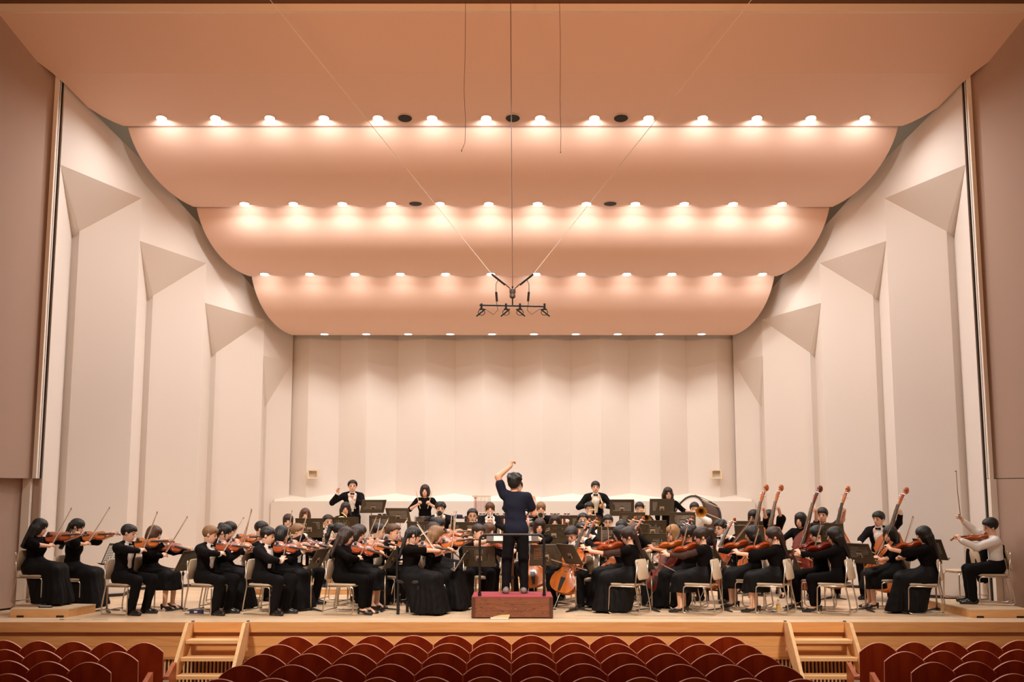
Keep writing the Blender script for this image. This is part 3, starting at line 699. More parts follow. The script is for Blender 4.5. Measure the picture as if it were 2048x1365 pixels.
# ---- heads and hair, in the head's own frame (x right, y forward, z up, origin mid skull)
def hair_field(kind):
    h = .0075; f = Field((-.20, -.26, -.52), (.20, .18, .19), h)
    f.ell((0, -.018, .032), (.088, .106, .096), k=.01)
    def cutfn(d):   # remove where d < 0
        f.v = np.maximum(f.v, -d)
    g = f.full(); x, y, z = g
    if kind in ('short', 'bowl', 'curly', 'tousled'):
        f.ell((0, .025, .058), (.078, .066, .056), k=.02)
        if kind == 'bowl': f.ell((0, 0, .035), (.097, .106, .085), k=.02)
        if kind == 'curly':
            for i in range(34):
                a = i * 2.4; t = (i * 5 % 17) / 17; r = .082 * math.sqrt(1 - (t * .9) ** 2); zz = .03 + .085 * t
                f.ell((r * math.cos(a), -.015 + (r + .01) * math.sin(a), zz), (.024, .024, .022), k=.02)
        if kind == 'tousled':
            f.ell((0, -.02, .05), (.095, .108, .092), k=.02); f.ell((0, -.075, -.02), (.07, .045, .06), k=.03)
            for i in range(22):
                a = i * 2.4; t = (i * 5 % 11) / 11; r = .088 * math.sqrt(1 - (t * .9) ** 2); zz = .055 + .08 * t
                f.ell((r * math.cos(a), -.02 + r * math.sin(a), zz), (.026, .026, .018), k=.025)
        low = -.045 if kind != 'bowl' else -.02
        side = np.maximum(z - (low + np.clip((y + .01) * 1.2, -.03, .09)), -9)      # rises towards the temples
        f.v = np.maximum(f.v, -side)
        face = f.elld(g, (0, .15, -.045), (.074, .095, .083 if kind != 'bowl' else .075)); cutfn(face)
    else:
        f.ell((0, .018, .052), (.080, .070, .060), k=.02)
        if kind == 'bob':
            f.ell((0, -.02, -.03), (.104, .105, .125), k=.02); f.v = np.maximum(f.v, -(z + .118 + .25 * np.maximum(y, 0)))
        if kind in ('long', 'longer'):
            zl = -.30 if kind == 'long' else -.40
            f.ell((0, -.025, -.02), (.100, .098, .115), k=.02)
            for xx in (-.062, -.02, .02, .062): f.cap((xx, -.075, -.03), (xx * 1.35, -.115, zl), .045, .026, k=.03)
            for sg in (-1, 1): f.cap((sg * .078, -.01, -.03), (sg * .095, -.04, zl * .75), .030, .014, k=.03)
        if kind in ('pony', 'bun', 'half'):
            if kind == 'pony':
                f.cap((0, -.10, .055), (0, -.155, .03), .028, .034, k=.02); f.cap((0, -.155, .03), (0, -.165, -.12), .036, .034, k=.03); f.cap((0, -.165, -.12), (0, -.14, -.30), .034, .010, k=.03)
            if kind == 'half':
                for xx in (-.045, 0, .045): f.cap((xx, -.085, -.0), (xx * .9, -.125, -.34), .040, .020, k=.03)
            if kind == 'bun': f.ell((0, -.115, .06), (.048, .045, .048), k=.015)
            f.cap((.074, .03, .02), (.078, .035, -.07), .012, .005, k=.01); f.cap((-.074, .03, .02), (-.078, .035, -.07), .012, .005, k=.01)
            low = np.maximum(-(z + .045 + np.clip(-(y + .03), 0, .03)), -(y + .075)); low = np.minimum(low, 9)
            m_ = (z < -.045) & (y > -.075) & (np.abs(x) < .074)
            f.v = np.where(m_, np.maximum(f.v, -.045 - z), f.v)
        face = f.elld(g, (0, .155, -.045), (.067, .120, .094)); cutfn(face)
        neck = f.elld(g, (0, .06, -.17), (.062, .09, .10)); cutfn(neck)
    # comb the locks: shallow grooves running down from the crown
    ang = np.arctan2(x, -(y + .02)); f.v = f.v + .0022 * np.cos(ang * 22 + z * 30) * np.clip((np.sqrt(x * x + (y + .02) ** 2) - .02) / .05, 0, 1)
    P, Q = f.nets(); return P, Q
_hair = {}
def hair_mesh(kind, col):
    if kind not in _hair: _hair[kind] = hair_field(kind)
    if (kind, col) not in _hair:
        P, Q = _hair[kind]; _hair[kind, col] = np_mesh('hair', P, Q, [HAIRM[col]])
    return _hair[kind, col]
def head_prims(f, Hm, sc=1.):
    R3 = Hm.to_3x3(); W_ = lambda p: tuple(Hm @ (Vector(p) * sc))
    f.ell(W_((0, -.015, .03)), (.075 * sc, .094 * sc, .086 * sc), R3, k=.01)
    f.ell(W_((0, .018, -.04)), (.061 * sc, .069 * sc, .072 * sc), R3, k=.03)
    f.ell(W_((0, .045, -.088)), (.030 * sc, .030 * sc, .022 * sc), R3, k=.03)
    f.cap(W_((0, .078, .010)), W_((0, .097, -.026)), .009 * sc, .012 * sc, k=.012)
    for s in (-1, 1): f.ell(W_((s * .076, -.008, -.014)), (.012 * sc, .020 * sc, .032 * sc), R3, k=.008)
def face_extra(mb, Hm, look=0):
    def put(c, r, mi, M=None):
        mb.cur = mi; R3 = Hm.to_3x3()
        if M is not None: R3 = R3 @ M
        mb.ell(Hm @ Vector(c), r, 8, 5, R3)
    for s in (-1, 1):
        put((s * .031, .0765, -.004), (.0145, .010, .0075), 1)
        put((s * .033, .079, .020), (.019, .008, .0042), 2, Matrix.Rotation(s * .12, 3, 'Y'))
    put((0, .0835, -.064), (.021, .009, .0075), 3)
    mb.cur = 0
def hand(f, mb, wr, d, pn, side, curl=.9, spread=.0):
    """wrist point, hand direction, palm normal; side +1 right hand, -1 left"""
    d = d.normalized(); pn = (pn - d * pn.dot(d)).normalized(); w = d.cross(pn) * (1)       # across the palm
    th = w if side > 0 else -w
    th = th * -1 if False else th
    for t in (-.022, 0, .022): f.cap(tuple(wr + w * t * .6), tuple(wr + d * .078 + w * t), .016, .013, k=.016)
    mb.cur = 0
    for i, t in enumerate((-.027, -.009, .009, .027)):
        q = i if side > 0 else 3 - i          # 0 = index side
        ln = (.92, 1.0, .94, .74)[q]; p = wr + d * .072 + w * t; a = 0.12; pts = [wr + d * .05 + w * t * .8, p]
        for j, L in enumerate((.040, .026, .021)):
            a += curl * (.75, .85, .6)[j]; v = d * math.cos(a) + pn * math.sin(a) + w * (t * spread * 8); p = p + v.normalized() * L * ln; pts.append(p)
        mb.tube(pts, [.0095, .0095, .0085, .0078, .0055], 6)
    tw = -w if side > 0 else w
    p0 = wr + d * .022 + tw * .018; p1 = p0 + (d * .55 + tw * .75 + pn * .25).normalized() * .042; p2 = p1 + (d * .75 + tw * .15 + pn * .75).normalized() * .032; p3 = p2 + (d * .6 - tw * .2 + pn * .75).normalized() * .022
    mb.tube([p0, p1, p2, p3], [.0125, .0115, .010, .006], 6)
def ik(S, E, l1, l2, pole):
    v = E - S; D = v.length
    if D > (l1 + l2) * .985:
        k = D / ((l1 + l2) * .985); l1 *= k; l2 *= k
    v = v.normalized(); a = (l1 * l1 - l2 * l2 + D * D) / (2 * D); hh = math.sqrt(max(0, l1 * l1 - a * a))
    pl = pole - v * pole.dot(v); pl = pl.normalized() if pl.length > 1e-4 else v.orthogonal().normalized()
    return S + v * a + pl * hh
def frame(fwd, up):       # matrix3 with columns right, forward, up
    f = fwd.normalized(); r = f.cross(up).normalized(); u = r.cross(f); return Matrix(((r.x, f.x, u.x), (r.y, f.y, u.y), (r.z, f.z, u.z)))
PX = Vector
# shoes
def shoe_mesh(kind):
    f = Field((-.07, -.12, -.02), (.07, .22, .14), .008)
    if kind == 'oxford':
        f.cap((0, -.04, .045), (0, .07, .040), .042, .044, k=.02); f.cap((0, .07, .036), (0, .17, .028), .042, .032, k=.02); f.cap((0, -.03, .05), (0, -.02, .10), .044, .040, k=.02)
    elif kind == 'sneaker':
        f.cap((0, -.04, .05), (0, .07, .045), .044, .044, k=.02); f.cap((0, .07, .04), (0, .15, .034), .044, .036, k=.02); f.cap((0, -.03, .05), (0, -.02, .10), .044, .038, k=.02)
    else:
        f.cap((0, -.05, .075), (0, .06, .045), .030, .030, k=.02); f.cap((0, .06, .038), (0, .155, .022), .034, .022, k=.02); f.cap((0, -.055, .07), (0, -.062, .02), .020, .014, k=.01)
        g = f.full(); f.v = np.maximum(f.v, -np.sqrt((g[0]) ** 2 * 1.2 + (g[1] - .03) ** 2 * .35 + (g[2] - .115) ** 2) + .058)
    g = f.full(); f.v = np.maximum(f.v, -(g[2]))
    P, Q = f.nets(); return P, Q
_sh = {}
def shoes(kind):
    if kind not in _sh: 
        P, Q = shoe_mesh(kind); _sh[kind] = np_mesh('shoe', P, Q, [M_shoe if kind != 'sneaker' else mat('sneaker_grey', (.24, .19, .18), .6, var=.6, vscale=25)])
    return _sh[kind]
gl = MB()
for s_ in (-1, 1): gl.tube([(s_ * .033 + .022 * math.cos(a), .092, -.004 + .018 * math.sin(a)) for a in [2 * math.pi * i / 12 for i in range(13)]], .0022, 5); gl.tube([(s_ * .055, .09, 0), (s_ * .074, .06, .002), (s_ * .08, -.01, -.002)], .002, 5)
gl.tube([(-.011, .094, 0), (.011, .094, 0)], .0022, 5)
ME_glass = gl.mesh('glasses', M_ebony, 'all')
tb = MB()
for s_ in (-1, 1): tb.add([(0, .006, .010), (0, .006, -.010), (s_ * .045, .002, -.020), (s_ * .045, .002, .020), (0, -.006, .008), (0, -.006, -.008), (s_ * .045, -.006, -.018), (s_ * .045, -.006, .018)], [(0, 1, 2, 3), (7, 6, 5, 4), (3, 2, 6, 7), (0, 3, 7, 4), (1, 5, 6, 2)])
tb.ell((0, .006, 0), (.011, .007, .012), 8, 5); ME_tie = tb.mesh('bow_tie', M_blk)

def build_person(o):
    """o: dict of pose and clothing, everything in the person's frame (x right, y forward, z up). Returns root and the frames the props need."""
    fem = o.get('fem', True); h = o.get('h', .013); hc = o.get('hc', .017); s = .94 if fem else 1.02
    st = o.get('stand', False); ts = o.get('ts', 1.) ; seat = o.get('seat', .45)
    if st: P = PX((0, 0, .90 * o.get('ls', 1.)))
    else: P = PX((0, 0, seat + .095))
    lean = R_(o.get('lean', 4)); sl = R_(o.get('side', 0)); tw = R_(o.get('twist', 0))
    U = PX((math.sin(sl), math.sin(lean), math.cos(lean) * math.cos(sl))).normalized()
    Rt = PX((math.cos(tw), math.sin(tw), 0)); Rt = (Rt - U * Rt.dot(U)).normalized(); Fw = U.cross(Rt)
    N = P + U * .50 * ts; C = P + U * .34 * ts; A = P + U * .15 * ts
    sw = .165 if fem else .188
    sh = {1: N - U * .055 + Rt * sw, -1: N - U * .055 - Rt * sw}
    for sd in (1, -1):
        if o.get('raise', {}).get(sd): sh[sd] = sh[sd] + U * .04 - Rt * sd * .02
    hy, hp, hr = [R_(a) for a in o.get('head', (0, 0, 0))]      # yaw to the left +, pitch down +, tilt to the left +
    Hc = N + U * .055 + PX((0, .025 + .02 * hp, .10)) + PX((-.03 * hr, 0, 0))
    Hr = Matrix.Rotation(hy, 3, 'Z') @ Matrix.Rotation(-hp, 3, 'X') @ Matrix.Rotation(-hr, 3, 'Y')
    Hm = Matrix.Translation(Hc) @ Hr.to_4x4(); HS = Hm @ Matrix.Scale(1.06, 4)
    la = (.262, .235) if fem else (.285, .255)
    hands = {}; arms = {}
    for sd, key in ((1, 'rh'), (-1, 'lh')):
        E = o.get(key)
        if E is None: E = P + PX((sd * .10, .26, -.0)) if not st else P + PX((sd * .24, .04, -.06))
        E = PX(E); pole = PX(o.get(key + 'p', (sd * .7, -.3, -.8)))
        el = ik(sh[sd], E, la[0], la[1], pole); arms[sd] = (sh[sd], el, E)
        hd = PX(o[key + 'd']) if key + 'd' in o else (E - el)
        hands[sd] = (E, hd.normalized(), PX(o.get(key + 'n', (-sd, .2, -.3))), o.get(key + 'c', .8))
    # legs
    legs = {}
    for sd in (1, -1):
        hip = P + PX((sd * .088, 0, -.015))
        if st:
            fx = o.get('feet', {}).get(sd, (sd * .11, 0)); an = PX((fx[0], fx[1] - .02, .085)); kn = (hip + an) / 2 + PX((sd * .01, .035, 0))
        else:
            kx = o.get('kx', .10 if fem else .17); kn = hip + PX((sd * (kx - .088), .40, (seat + .03) - hip.z + .015)); ff = o.get('ff', .0) + o.get('fd', {}).get(sd, 0)
            an = PX((sd * (kx * .92), kn.y + ff - .02, .085))
        legs[sd] = (hip, kn, an)
    allp = [P, N, Hc + PX((0, 0, .14)), Hc] + [q for a in arms.values() for q in a] + [q for l in legs.values() for q in l] + [hands[k][0] + hands[k][1] * .15 for k in hands]
    lo = [min(p[i] for p in allp) - .17 for i in range(3)]; hi = [max(p[i] for p in allp) + .17 for i in range(3)]; lo[2] = min(lo[2], -.02)
    R3 = Matrix(((Rt.x, Fw.x, U.x), (Rt.y, Fw.y, U.y), (Rt.z, Fw.z, U.z)))
    def torso(f, d, k=.05, hips=True):
        cw = (.140 if fem else .158) + d
        if hips: f.ell(P + U * .0, (.158 + d, .112 + d, .118 + d), R3, k)
        f.ell(A, (.120 + d if fem else .142 + d, .098 + d, .14 + d), R3, k); f.ell(C, (cw, .104 + d, .155 + d), R3, k)
        if fem: f.ell(C + Fw * .06 - U * .01, (.115 + d, .066 + d, .075 + d), R3, k)
        f.cap(sh[1] - Rt * .03, sh[-1] + Rt * .03, .058 + d, .058 + d, k)
    def arm(f, sd, d, upto=1., k=.025, taper=0.):
        a, e, w_ = arms[sd]; fr = upto
        f.cap(a, e, (.048 if fem else .055) * s + d, (.038 if fem else .044) * s + d + taper * min(1, fr), k)
        if fr > 1: f.cap(e, e + (w_ - e) * (fr - 1), (.038 if fem else .044) * s + d + taper * .5, (.034 if fr < 1.7 else .027) * s + d + taper, k)
    # ---- body
    f = Field(lo, hi, h); ex = MB()
    torso(f, 0.)
    f.cap(N - U * .06, Hc + Hr @ PX((0, -.02, -.05)), .056 if not fem else .047, .050 if not fem else .043, .03)
    for sd in (1, -1):
        arm(f, sd, 0., 2., k=.03); hand(f, ex, hands[sd][0], hands[sd][1], hands[sd][2], sd, hands[sd][3])
        hip, kn, an = legs[sd]; f.cap(hip, kn, .078 * s, .055 * s, .03); f.cap(kn, an, .053 * s, .034 * s, .02); f.cap(an, an + PX((0, .12, -.06)), .034 * s, .020 * s, .02)
    head_prims(f, Hm, 1.06); face_extra(ex, HS)
    root = empty('person', (0, 0, 0))
    Pv, Q = f.nets(); link('body', np_mesh('body', Pv, Q, [M_skin[o.get('skin', 0)], M_eye, M_brow, M_lip], ex), root)
    link('hair', hair_mesh(o.get('hair', 'bob'), o.get('hcol', 'black')), root, M=HS @ Matrix.Scale(1.02, 4))
    if o.get('glasses'): link('glasses', ME_glass, root, M=HS)
    # ---- clothing
    top = o.get('top', 'blouse'); bot = o.get('bot', 'trousers')
    lo2 = [a - .05 for a in lo]; hi2 = [a + .05 for a in hi]; lo2[2] = lo[2]
    def done(name, f, m):
        x, y, z = f.full(); ph = o.get('ph', 0.)
        f.v = f.v + (.0034 if top != 'tshirt' else .005) * np.sin(31 * x + 17 * z + 3 * np.sin(14 * y + ph)) * np.sin(27 * z - 13 * y + 2.5 * np.sin(11 * x + ph))
        Pv, Q = f.nets(); return link(name, np_mesh(name, Pv, Q, [m]), root)
    def chestco(f):
        g = f.full(); q = [g[i] - N[i] for i in range(3)]
        return [q[0] * a[0] + q[1] * a[1] + q[2] * a[2] for a in (Rt, Fw, U)]
    if top == 'suit':
        f = Field(lo2, hi2, hc); torso(f, .020); 
        for sd in (1, -1): arm(f, sd, .012, 1.90)
        for sd in (1, -1): f.cap(N + U * .01 + Rt * sd * .05, sh[sd], .045, .06, .03)
        f.ell(P - U * .03 + PX((0, -.01, 0)), (.185, .14, .13), R3, .04)
        xr, yf, zu = chestco(f); w_ = .022 + .085 * np.clip((zu + .40) / .44, 0, 1.3)
        f.v = np.maximum(f.v, np.minimum(np.minimum(w_ - np.abs(xr), yf - .03), zu + .40))
        done('jacket', f, M_suit)
        f = Field(lo2, hi2, hc * .85); f.ell(A, (.135, .106, .14), R3, .04); f.ell(C, (.150, .112, .16), R3, .04); f.cap(N - U * .035, N + U * .035 + PX((0, .012, 0)), .068, .060, .03); f.cap(N - U * .04 - Rt * .08, N - U * .04 + Rt * .08, .055, .055, .03)
        done('shirt', f, M_shirt)
        for sd in (1, -1):
            a, e, w_ = arms[sd]; b = MB(); b.tube([e + (w_ - e) * .87, e + (w_ - e) * .99], [.047, .041], 12); obj('cuff', b, M_shirt, root, smooth=50)
        if o.get('tie', True): link('bow_tie', ME_tie, root, M=Matrix.Translation(N + U * .0 + Fw * .088) @ R3.to_4x4())
    elif top in ('tshirt', 'blouse', 'half', 'sheer', 'wide', 'white', 'longsleeve', 'lace', 'cape'):
        m = {'tshirt': M_navy, 'white': M_shirt}.get(top, M_blk); d = .014
        f = Field(lo2, hi2, hc); torso(f, d if top != 'tshirt' else .018, hips=top in ('tshirt', 'longsleeve'))
        up = {'tshirt': .62, 'blouse': 1.9, 'half': 1.02, 'sheer': .25, 'wide': 1.0, 'white': 1.9, 'longsleeve': 1.9, 'lace': .3, 'cape': 1.15}[top]
        for sd in (1, -1):
            a, e, w_ = arms[sd]
            if up <= 1: f.cap(a, a + (e - a) * up, .066 * s, (.070 if top == 'tshirt' else .056) + (.03 if top == 'wide' else 0), .03)
            else: arm(f, sd, .014 if top != 'white' else .017, up, taper=.028 if top in ('cape', 'wide') else 0.)
        if top == 'tshirt': f.cap(P - U * .02 - Rt * .05, P - U * .02 + Rt * .05, .125, .125, .05)
        done('shirt' if top in ('tshirt', 'white') else 'top', f, m)
        if top in ('sheer', 'lace'):
            f = Field(lo2, hi2, hc)
            for sd in (1, -1): arm(f, sd, .013, 1.75 if top == 'sheer' else 1.15)
            f.cap(sh[1] - Rt * .05 + U * .01, sh[-1] + Rt * .05 + U * .01, .068, .068, .03); done('sheer_yoke', f, M_sheer)
        if top == 'white' and o.get('braces'):
            for sd in (1, -1):
                b = MB(); b.tube([P + U * .12 + Fw * .13 + Rt * sd * .07, C + Fw * .125 + Rt * sd * .08, N - U * .005 + Rt * sd * .075 + Fw * .02, C - Fw * .125 + Rt * sd * .05, P + U * .12 - Fw * .12 + Rt * sd * .02], .013, 6)
                obj('brace', b, M_blk, root, smooth='all')
        if top == 'white': 
            pass
    seatcut = None
    if bot == 'trousers':
        f = Field(lo2, hi2, hc); f.ell(P, (.172, .127, .13), R3, .05); f.ell(P + U * .09, (.135 + .01, .113, .09), R3, .04)
        for sd in (1, -1):
            hip, kn, an = legs[sd]; q = .02
            f.cap(hip, kn, .078 * s + q, .058 * s + q, .04); f.cap(kn, an + PX((0, 0, -.005 if not fem else .05)), .058 * s + q, .052 * s + .010, .02)
        done('trousers', f, M_suit if top in ('suit', 'white', 'tshirt') else M_blk)
    elif bot in ('long', 'calf'):
        hem = .03 if bot == 'long' else .30; f = Field([lo2[0] - .05, lo2[1] - .08, lo2[2]], [hi2[0] + .05, hi2[1] + .12, hi2[2]], hc)
        f.ell(P, (.180, .135, .14), R3, .06); f.ell(P + U * .12, (.135, .112, .10), R3, .05)
        kz = legs[1][1].z
        for sd in (1, -1):
            hip, kn, an = legs[sd]; f.cap(hip, kn + PX((0, .0, .012)), .115, .085, .07)
            if bot == 'long':
                f.cap(kn + PX((0, .0, .0)), PX((sd * .13, kn.y + .08 + o.get('flare', 0), .03)), .085, .12, .07); f.cap(kn + PX((0, -.12, -.04)), PX((sd * .11, kn.y - .12, .04)), .09, .13, .08); f.cap(hip + PX((0, .06, -.05)), PX((sd * .10, kn.y - .22, .06)), .10, .11, .08)
            else:
                f.cap(kn, PX((sd * .10, kn.y + .03, .30)), .085, .10, .06); f.cap(kn + PX((0, -.08, -.03)), PX((sd * .09, kn.y - .10, .32)), .085, .10, .06)
        kc = (legs[1][1] + legs[-1][1]) / 2; f.cap(P + PX((0, .08, .02)), kc + PX((0, -.02, .03)), .11, .075, .09)
        zc_ = .04 if bot == 'long' else .31; f.cap(kc, PX((0, kc.y + .05, zc_)), .08, .11, .09); f.cap(kc + PX((0, -.14, 0)), PX((0, kc.y - .14, zc_)), .09, .12, .09)
        g = f.full(); x, y, z = g
        ang = np.arctan2(x, y - (legs[1][1].y - .1)); f.v = f.v + .007 * np.cos(ang * 17 + 1.3 * np.sin(z * 9)) * np.clip((kz + .05 - z) / .3, 0, 1)
        f.v = f.v + .004 * np.cos(x * 70 + y * 25) * np.clip((z - kz + .06) / .1, 0, 1) * np.clip((P.z + .12 - z) / .1, 0, 1)
        f.v = np.maximum(f.v, hem - z); done('skirt', f, M_satin)
    kind = o.get('shoe', 'heel' if fem else 'oxford')
    for sd in (1, -1):
        hip, kn, an = legs[sd]; link('shoe', shoes(kind), root, M=T((an.x, an.y, 0)) @ RZ(-sd * 8))
        if kind != 'heel' and not fem: pass
    return root, dict(N=N, P=P, C=C, Hm=Hm, Hc=Hc, hands=hands, U=U, Fw=Fw, Rt=Rt, sh=sh, arms=arms, legs=legs)
# ================================================================== PLAYERS
V3 = Vector
def pre(o):
    st = o.get('stand', False); ts = o.get('ts', 1.)
    P = V3((0, 0, .90 * o.get('ls', 1.))) if st else V3((0, 0, o.get('seat', .45) + .095))
    lean = R_(o.get('lean', 4)); sl = R_(o.get('side', 0)); tw = R_(o.get('twist', 0))
    U = V3((math.sin(sl), math.sin(lean), math.cos(lean) * math.cos(sl))).normalized()
    return P, U, P + U * .50 * ts
def M3(x, y, z, p): return Matrix(((x.x, y.x, z.x, p.x), (x.y, y.y, z.y, p.y), (x.z, y.z, z.z, p.z), (0, 0, 0, 1)))
def fit(o, hy, Y, fz):
    zh = Z(hy, Y) - fz
    if o.get('stand'):
        ls = (zh - .655 * o.get('ts', 1.)) / .90; o['ls'] = max(.86, min(1.1, ls)); return
    if o.get('autoseat'): o['seat'] = max(.45, min(.75, zh - .75))
    P, U, N = pre(o); k = (zh - P.z - .105) / (U.z * .555); o['ts'] = max(.86, min(1.14, k))
def bow_frame(contact, bd, nrm, fr, L=.66):
    bd = bd.normalized(); z = (nrm - bd * nrm.dot(bd)).normalized(); x = bd.cross(z); fg = contact - bd * (.03 + fr * L) + z * .012
    return M3(x, bd, z, fg)
def violin_pose(o, kind='violin', va=28, ve=4, roll=28, fr=.4, be=18, by=0, bowfree=None):
    if not bowfree: roll += 14; be -= 44; fr = min(.6, fr + .14)
    P, U, N = pre(o); B = N + V3((-.075, .085, .012)); a = R_(va); e = R_(ve)
    Y = V3((-math.sin(a) * math.cos(e), math.cos(a) * math.cos(e), math.sin(e))); up = V3((0, 0, 1)); Xh = Y.cross(up).normalized(); Zh = Xh.cross(Y)
    r = R_(roll); Zn = (Zh * math.cos(r) + Xh * math.sin(r)).normalized(); Xn = Y.cross(Zn)
    Mi = M3(Xn, Y, Zn, B); ln = INLEN[kind]; k = 1.0 if kind == 'violin' else 1.13
    np_ = B + Y * (ln - .025)
    o['lh'] = np_ - Zn * .055 - Xn * .030 - Y * .02; o['lhd'] = Zn * .85 + Y * .15; o['lhn'] = Xn; o['lhp'] = (.25, .1, -1); o['lhc'] = .75
    c = B + Y * .185 * k + Zn * .043 * k; er = R_(be); b2 = R_(by)
    bd = (-Xn * math.cos(er) + Zn * math.sin(er)); bd = bd * math.cos(b2) + Y * math.sin(b2)
    Mb = bow_frame(c, bd, Zn, fr)
    if bowfree: Mb = Yto(V3(bowfree[0]), V3(bowfree[1]), V3((.3, -1, 0)))
    bd = Mb.col[1].to_3d(); bz = Mb.col[2].to_3d()
    fg = Mb.translation + bd * .02
    o['rh'] = fg - bd * .075 + bz * .045; o['rhd'] = bd * .9 - bz * .45; o['rhn'] = -bz - bd * .2; o['rhp'] = (.9, -.15, -.25 if fr > .3 else .1); o['rhc'] = .65
    o.setdefault('head', (va * .75, 14, 10)); return [(kind, Mi), ('bow', Mb)]
def cello_pose(o, fr=.45, be=0, lx=-.10, lb=-.52, pos=.86):
    P, U, N = pre(o); F0 = V3((.03, .66, 0.01)); Y = V3((lx, lb, 1.12)).normalized(); Zn = V3((-.06, 1, .2)); Zn = (Zn - Y * Zn.dot(Y)).normalized(); Xn = Y.cross(Zn)
    B = F0 + Y * .27 + Zn * .05; Mi = M3(Xn, Y, Zn, B); np_ = B + Y * 1.045 * pos
    o['lh'] = np_ + V3((-.06, -.03, -.02)); o['lhd'] = V3((.6, .35, .35)); o['lhn'] = V3((.4, -.5, -.6)); o['lhp'] = (-.8, .1, -.35); o['lhc'] = .9
    c = B + Y * .42 + Zn * .098; er = R_(be); bd = Xn * math.cos(er) + Y * math.sin(er) * -1
    Mb = bow_frame(c, bd, Zn, fr); bz = Mb.col[2].to_3d(); bd = Mb.col[1].to_3d(); fg = Mb.translation + bd * .02
    o['rh'] = fg - bd * .08 + bz * .03 + V3((0, 0, .03)); o['rhd'] = bd * .8 - V3((0, 0, .5)); o['rhn'] = -bz; o['rhp'] = (.8, -.2, -.3); o['rhc'] = .7
    o['kx'] = o.get('kx', .27); o.setdefault('head', (5, 12, 4)); return [('cello', Mi), ('bow', Mb)]
def bass_pose(o, fr=.45, lx=-.38, lb=-.20, fx=-.02, fy=.58, pos=.92, k=.93):
    P, U, N = pre(o); F0 = V3((fx, fy, .01)); Y = V3((lx, lb, 1.5)).normalized(); Zn = V3((.35, 1, .15)); Zn = (Zn - Y * Zn.dot(Y)).normalized(); Xn = Y.cross(Zn)
    B = F0 + Y * .17 + Zn * .08; Mi = M3(Xn, Y, Zn, B) @ Matrix.Scale(k, 4); np_ = B + Y * 1.56 * k * pos
    o['lh'] = np_ + V3((-.055, -.045, -.0)); o['lhd'] = V3((.6, .55, .25)); o['lhn'] = V3((.5, -.4, -.6)); o['lhp'] = (-.85, -.1, -.5); o['lhc'] = .9
    c = B + Y * .60 * k + Zn * .13; bd = Xn * .98 - Y * .12
    Mb = bow_frame(c, bd, Zn, fr); bz = Mb.col[2].to_3d(); bd = Mb.col[1].to_3d(); fg = Mb.translation + bd * .02
    o['rh'] = fg - bd * .08 + bz * .03 + V3((0, 0, .03)); o['rhd'] = bd * .8 - V3((0, 0, .5)); o['rhn'] = -bz; o['rhp'] = (.7, -.4, -.3); o['rhc'] = .7
    o['kx'] = .24; o.setdefault('head', (-8, 6, 0)); return [('bass', Mi), ('bow', Mb)]
def mouth(o, dp=0):
    P, U, N = pre(o); hc = N + U * .055 + V3((0, .025, .10)); return hc + V3((0, .105, -.065))

# wind and percussion instruments ---------------------------------------------------
def bell_profile(r0, r1, L, n=12, p=3.2): return [(r0 + (r1 - r0) * (i / n) ** p, L * i / n) for i in range(n + 1)]
def thing(name, M, label, cat, group=None):
    t = empty(name, M=M); tag(t, label, cat, group); return t
def Yto(p, d, up=V3((0, 0, 1))):
    d = d.normalized(); u = up if abs(d.dot(up)) < .95 else V3((1, 0, 0)); x = d.cross(u).normalized(); z = x.cross(d); return M3(x, d, z, p)
YB = Matrix.Rotation(R_(-90), 4, 'X')            # lathe axis z -> y
def mk_trumpet():
    P = {}; b = MB(); b.lathe(bell_profile(.0065, .062, .30), 20, T((0, .22, 0)) @ YB, close=True); P['bell'] = (b, 'b')
    b = MB(); b.tube(rounded([(0, .03, 0), (0, .36, 0)], .02), .006, 8); b.tube(rounded([(0, .23, 0), (0, .02, 0), (0, .02, -.085), (0, .30, -.085), (0, .30, 0.0)], .04), .0062, 8); P['tubing'] = (b, 'b')
    b = MB()
    for i in range(3): b.tube([(.0, .12 + .028 * i, -.105), (.0, .12 + .028 * i, .03)], .0115, 10); b.tube([(0, .12 + .028 * i, .03), (0, .12 + .028 * i, .055)], .004, 6)
    P['valves'] = (b, 's'); b = MB(); b.lathe([(.0125, 0), (.009, .012), (.005, .03), (.006, .07)], 10, T((0, -.04, 0)) @ YB); P['mouthpiece'] = (b, 's'); return P
def mk_trombone():
    P = {}; b = MB(); b.lathe(bell_profile(.008, .108, .46, p=3.0), 24, T((-.11, .12, .0)) @ YB, close=True); P['bell'] = (b, 'b')
    b = MB(); b.tube(rounded([(-.11, .14, 0), (-.11, -.22, 0), (0, -.22, 0), (0, -.02, 0)], .055, 6), .008, 8); b.tube([(-.11, .0, 0), (0, .0, 0)], .006, 6); P['tuning_slide'] = (b, 'b')
    b = MB(); b.tube(rounded([(0, .0, -.0), (0, .80, 0), (0, .80, -.085), (0, .12, -.085)], .042, 6), .0078, 8); b.tube([(0, .22, 0), (0, .22, -.085)], .005, 6); P['hand_slide'] = (b, 's')
    b = MB(); b.lathe([(.018, 0), (.012, .018), (.007, .04), (.007, .09)], 10, T((0, -.08, -.085)) @ YB); b.tube([(0, .0, -.085), (0, .14, -.085)], .008, 8); P['mouthpiece'] = (b, 's'); return P
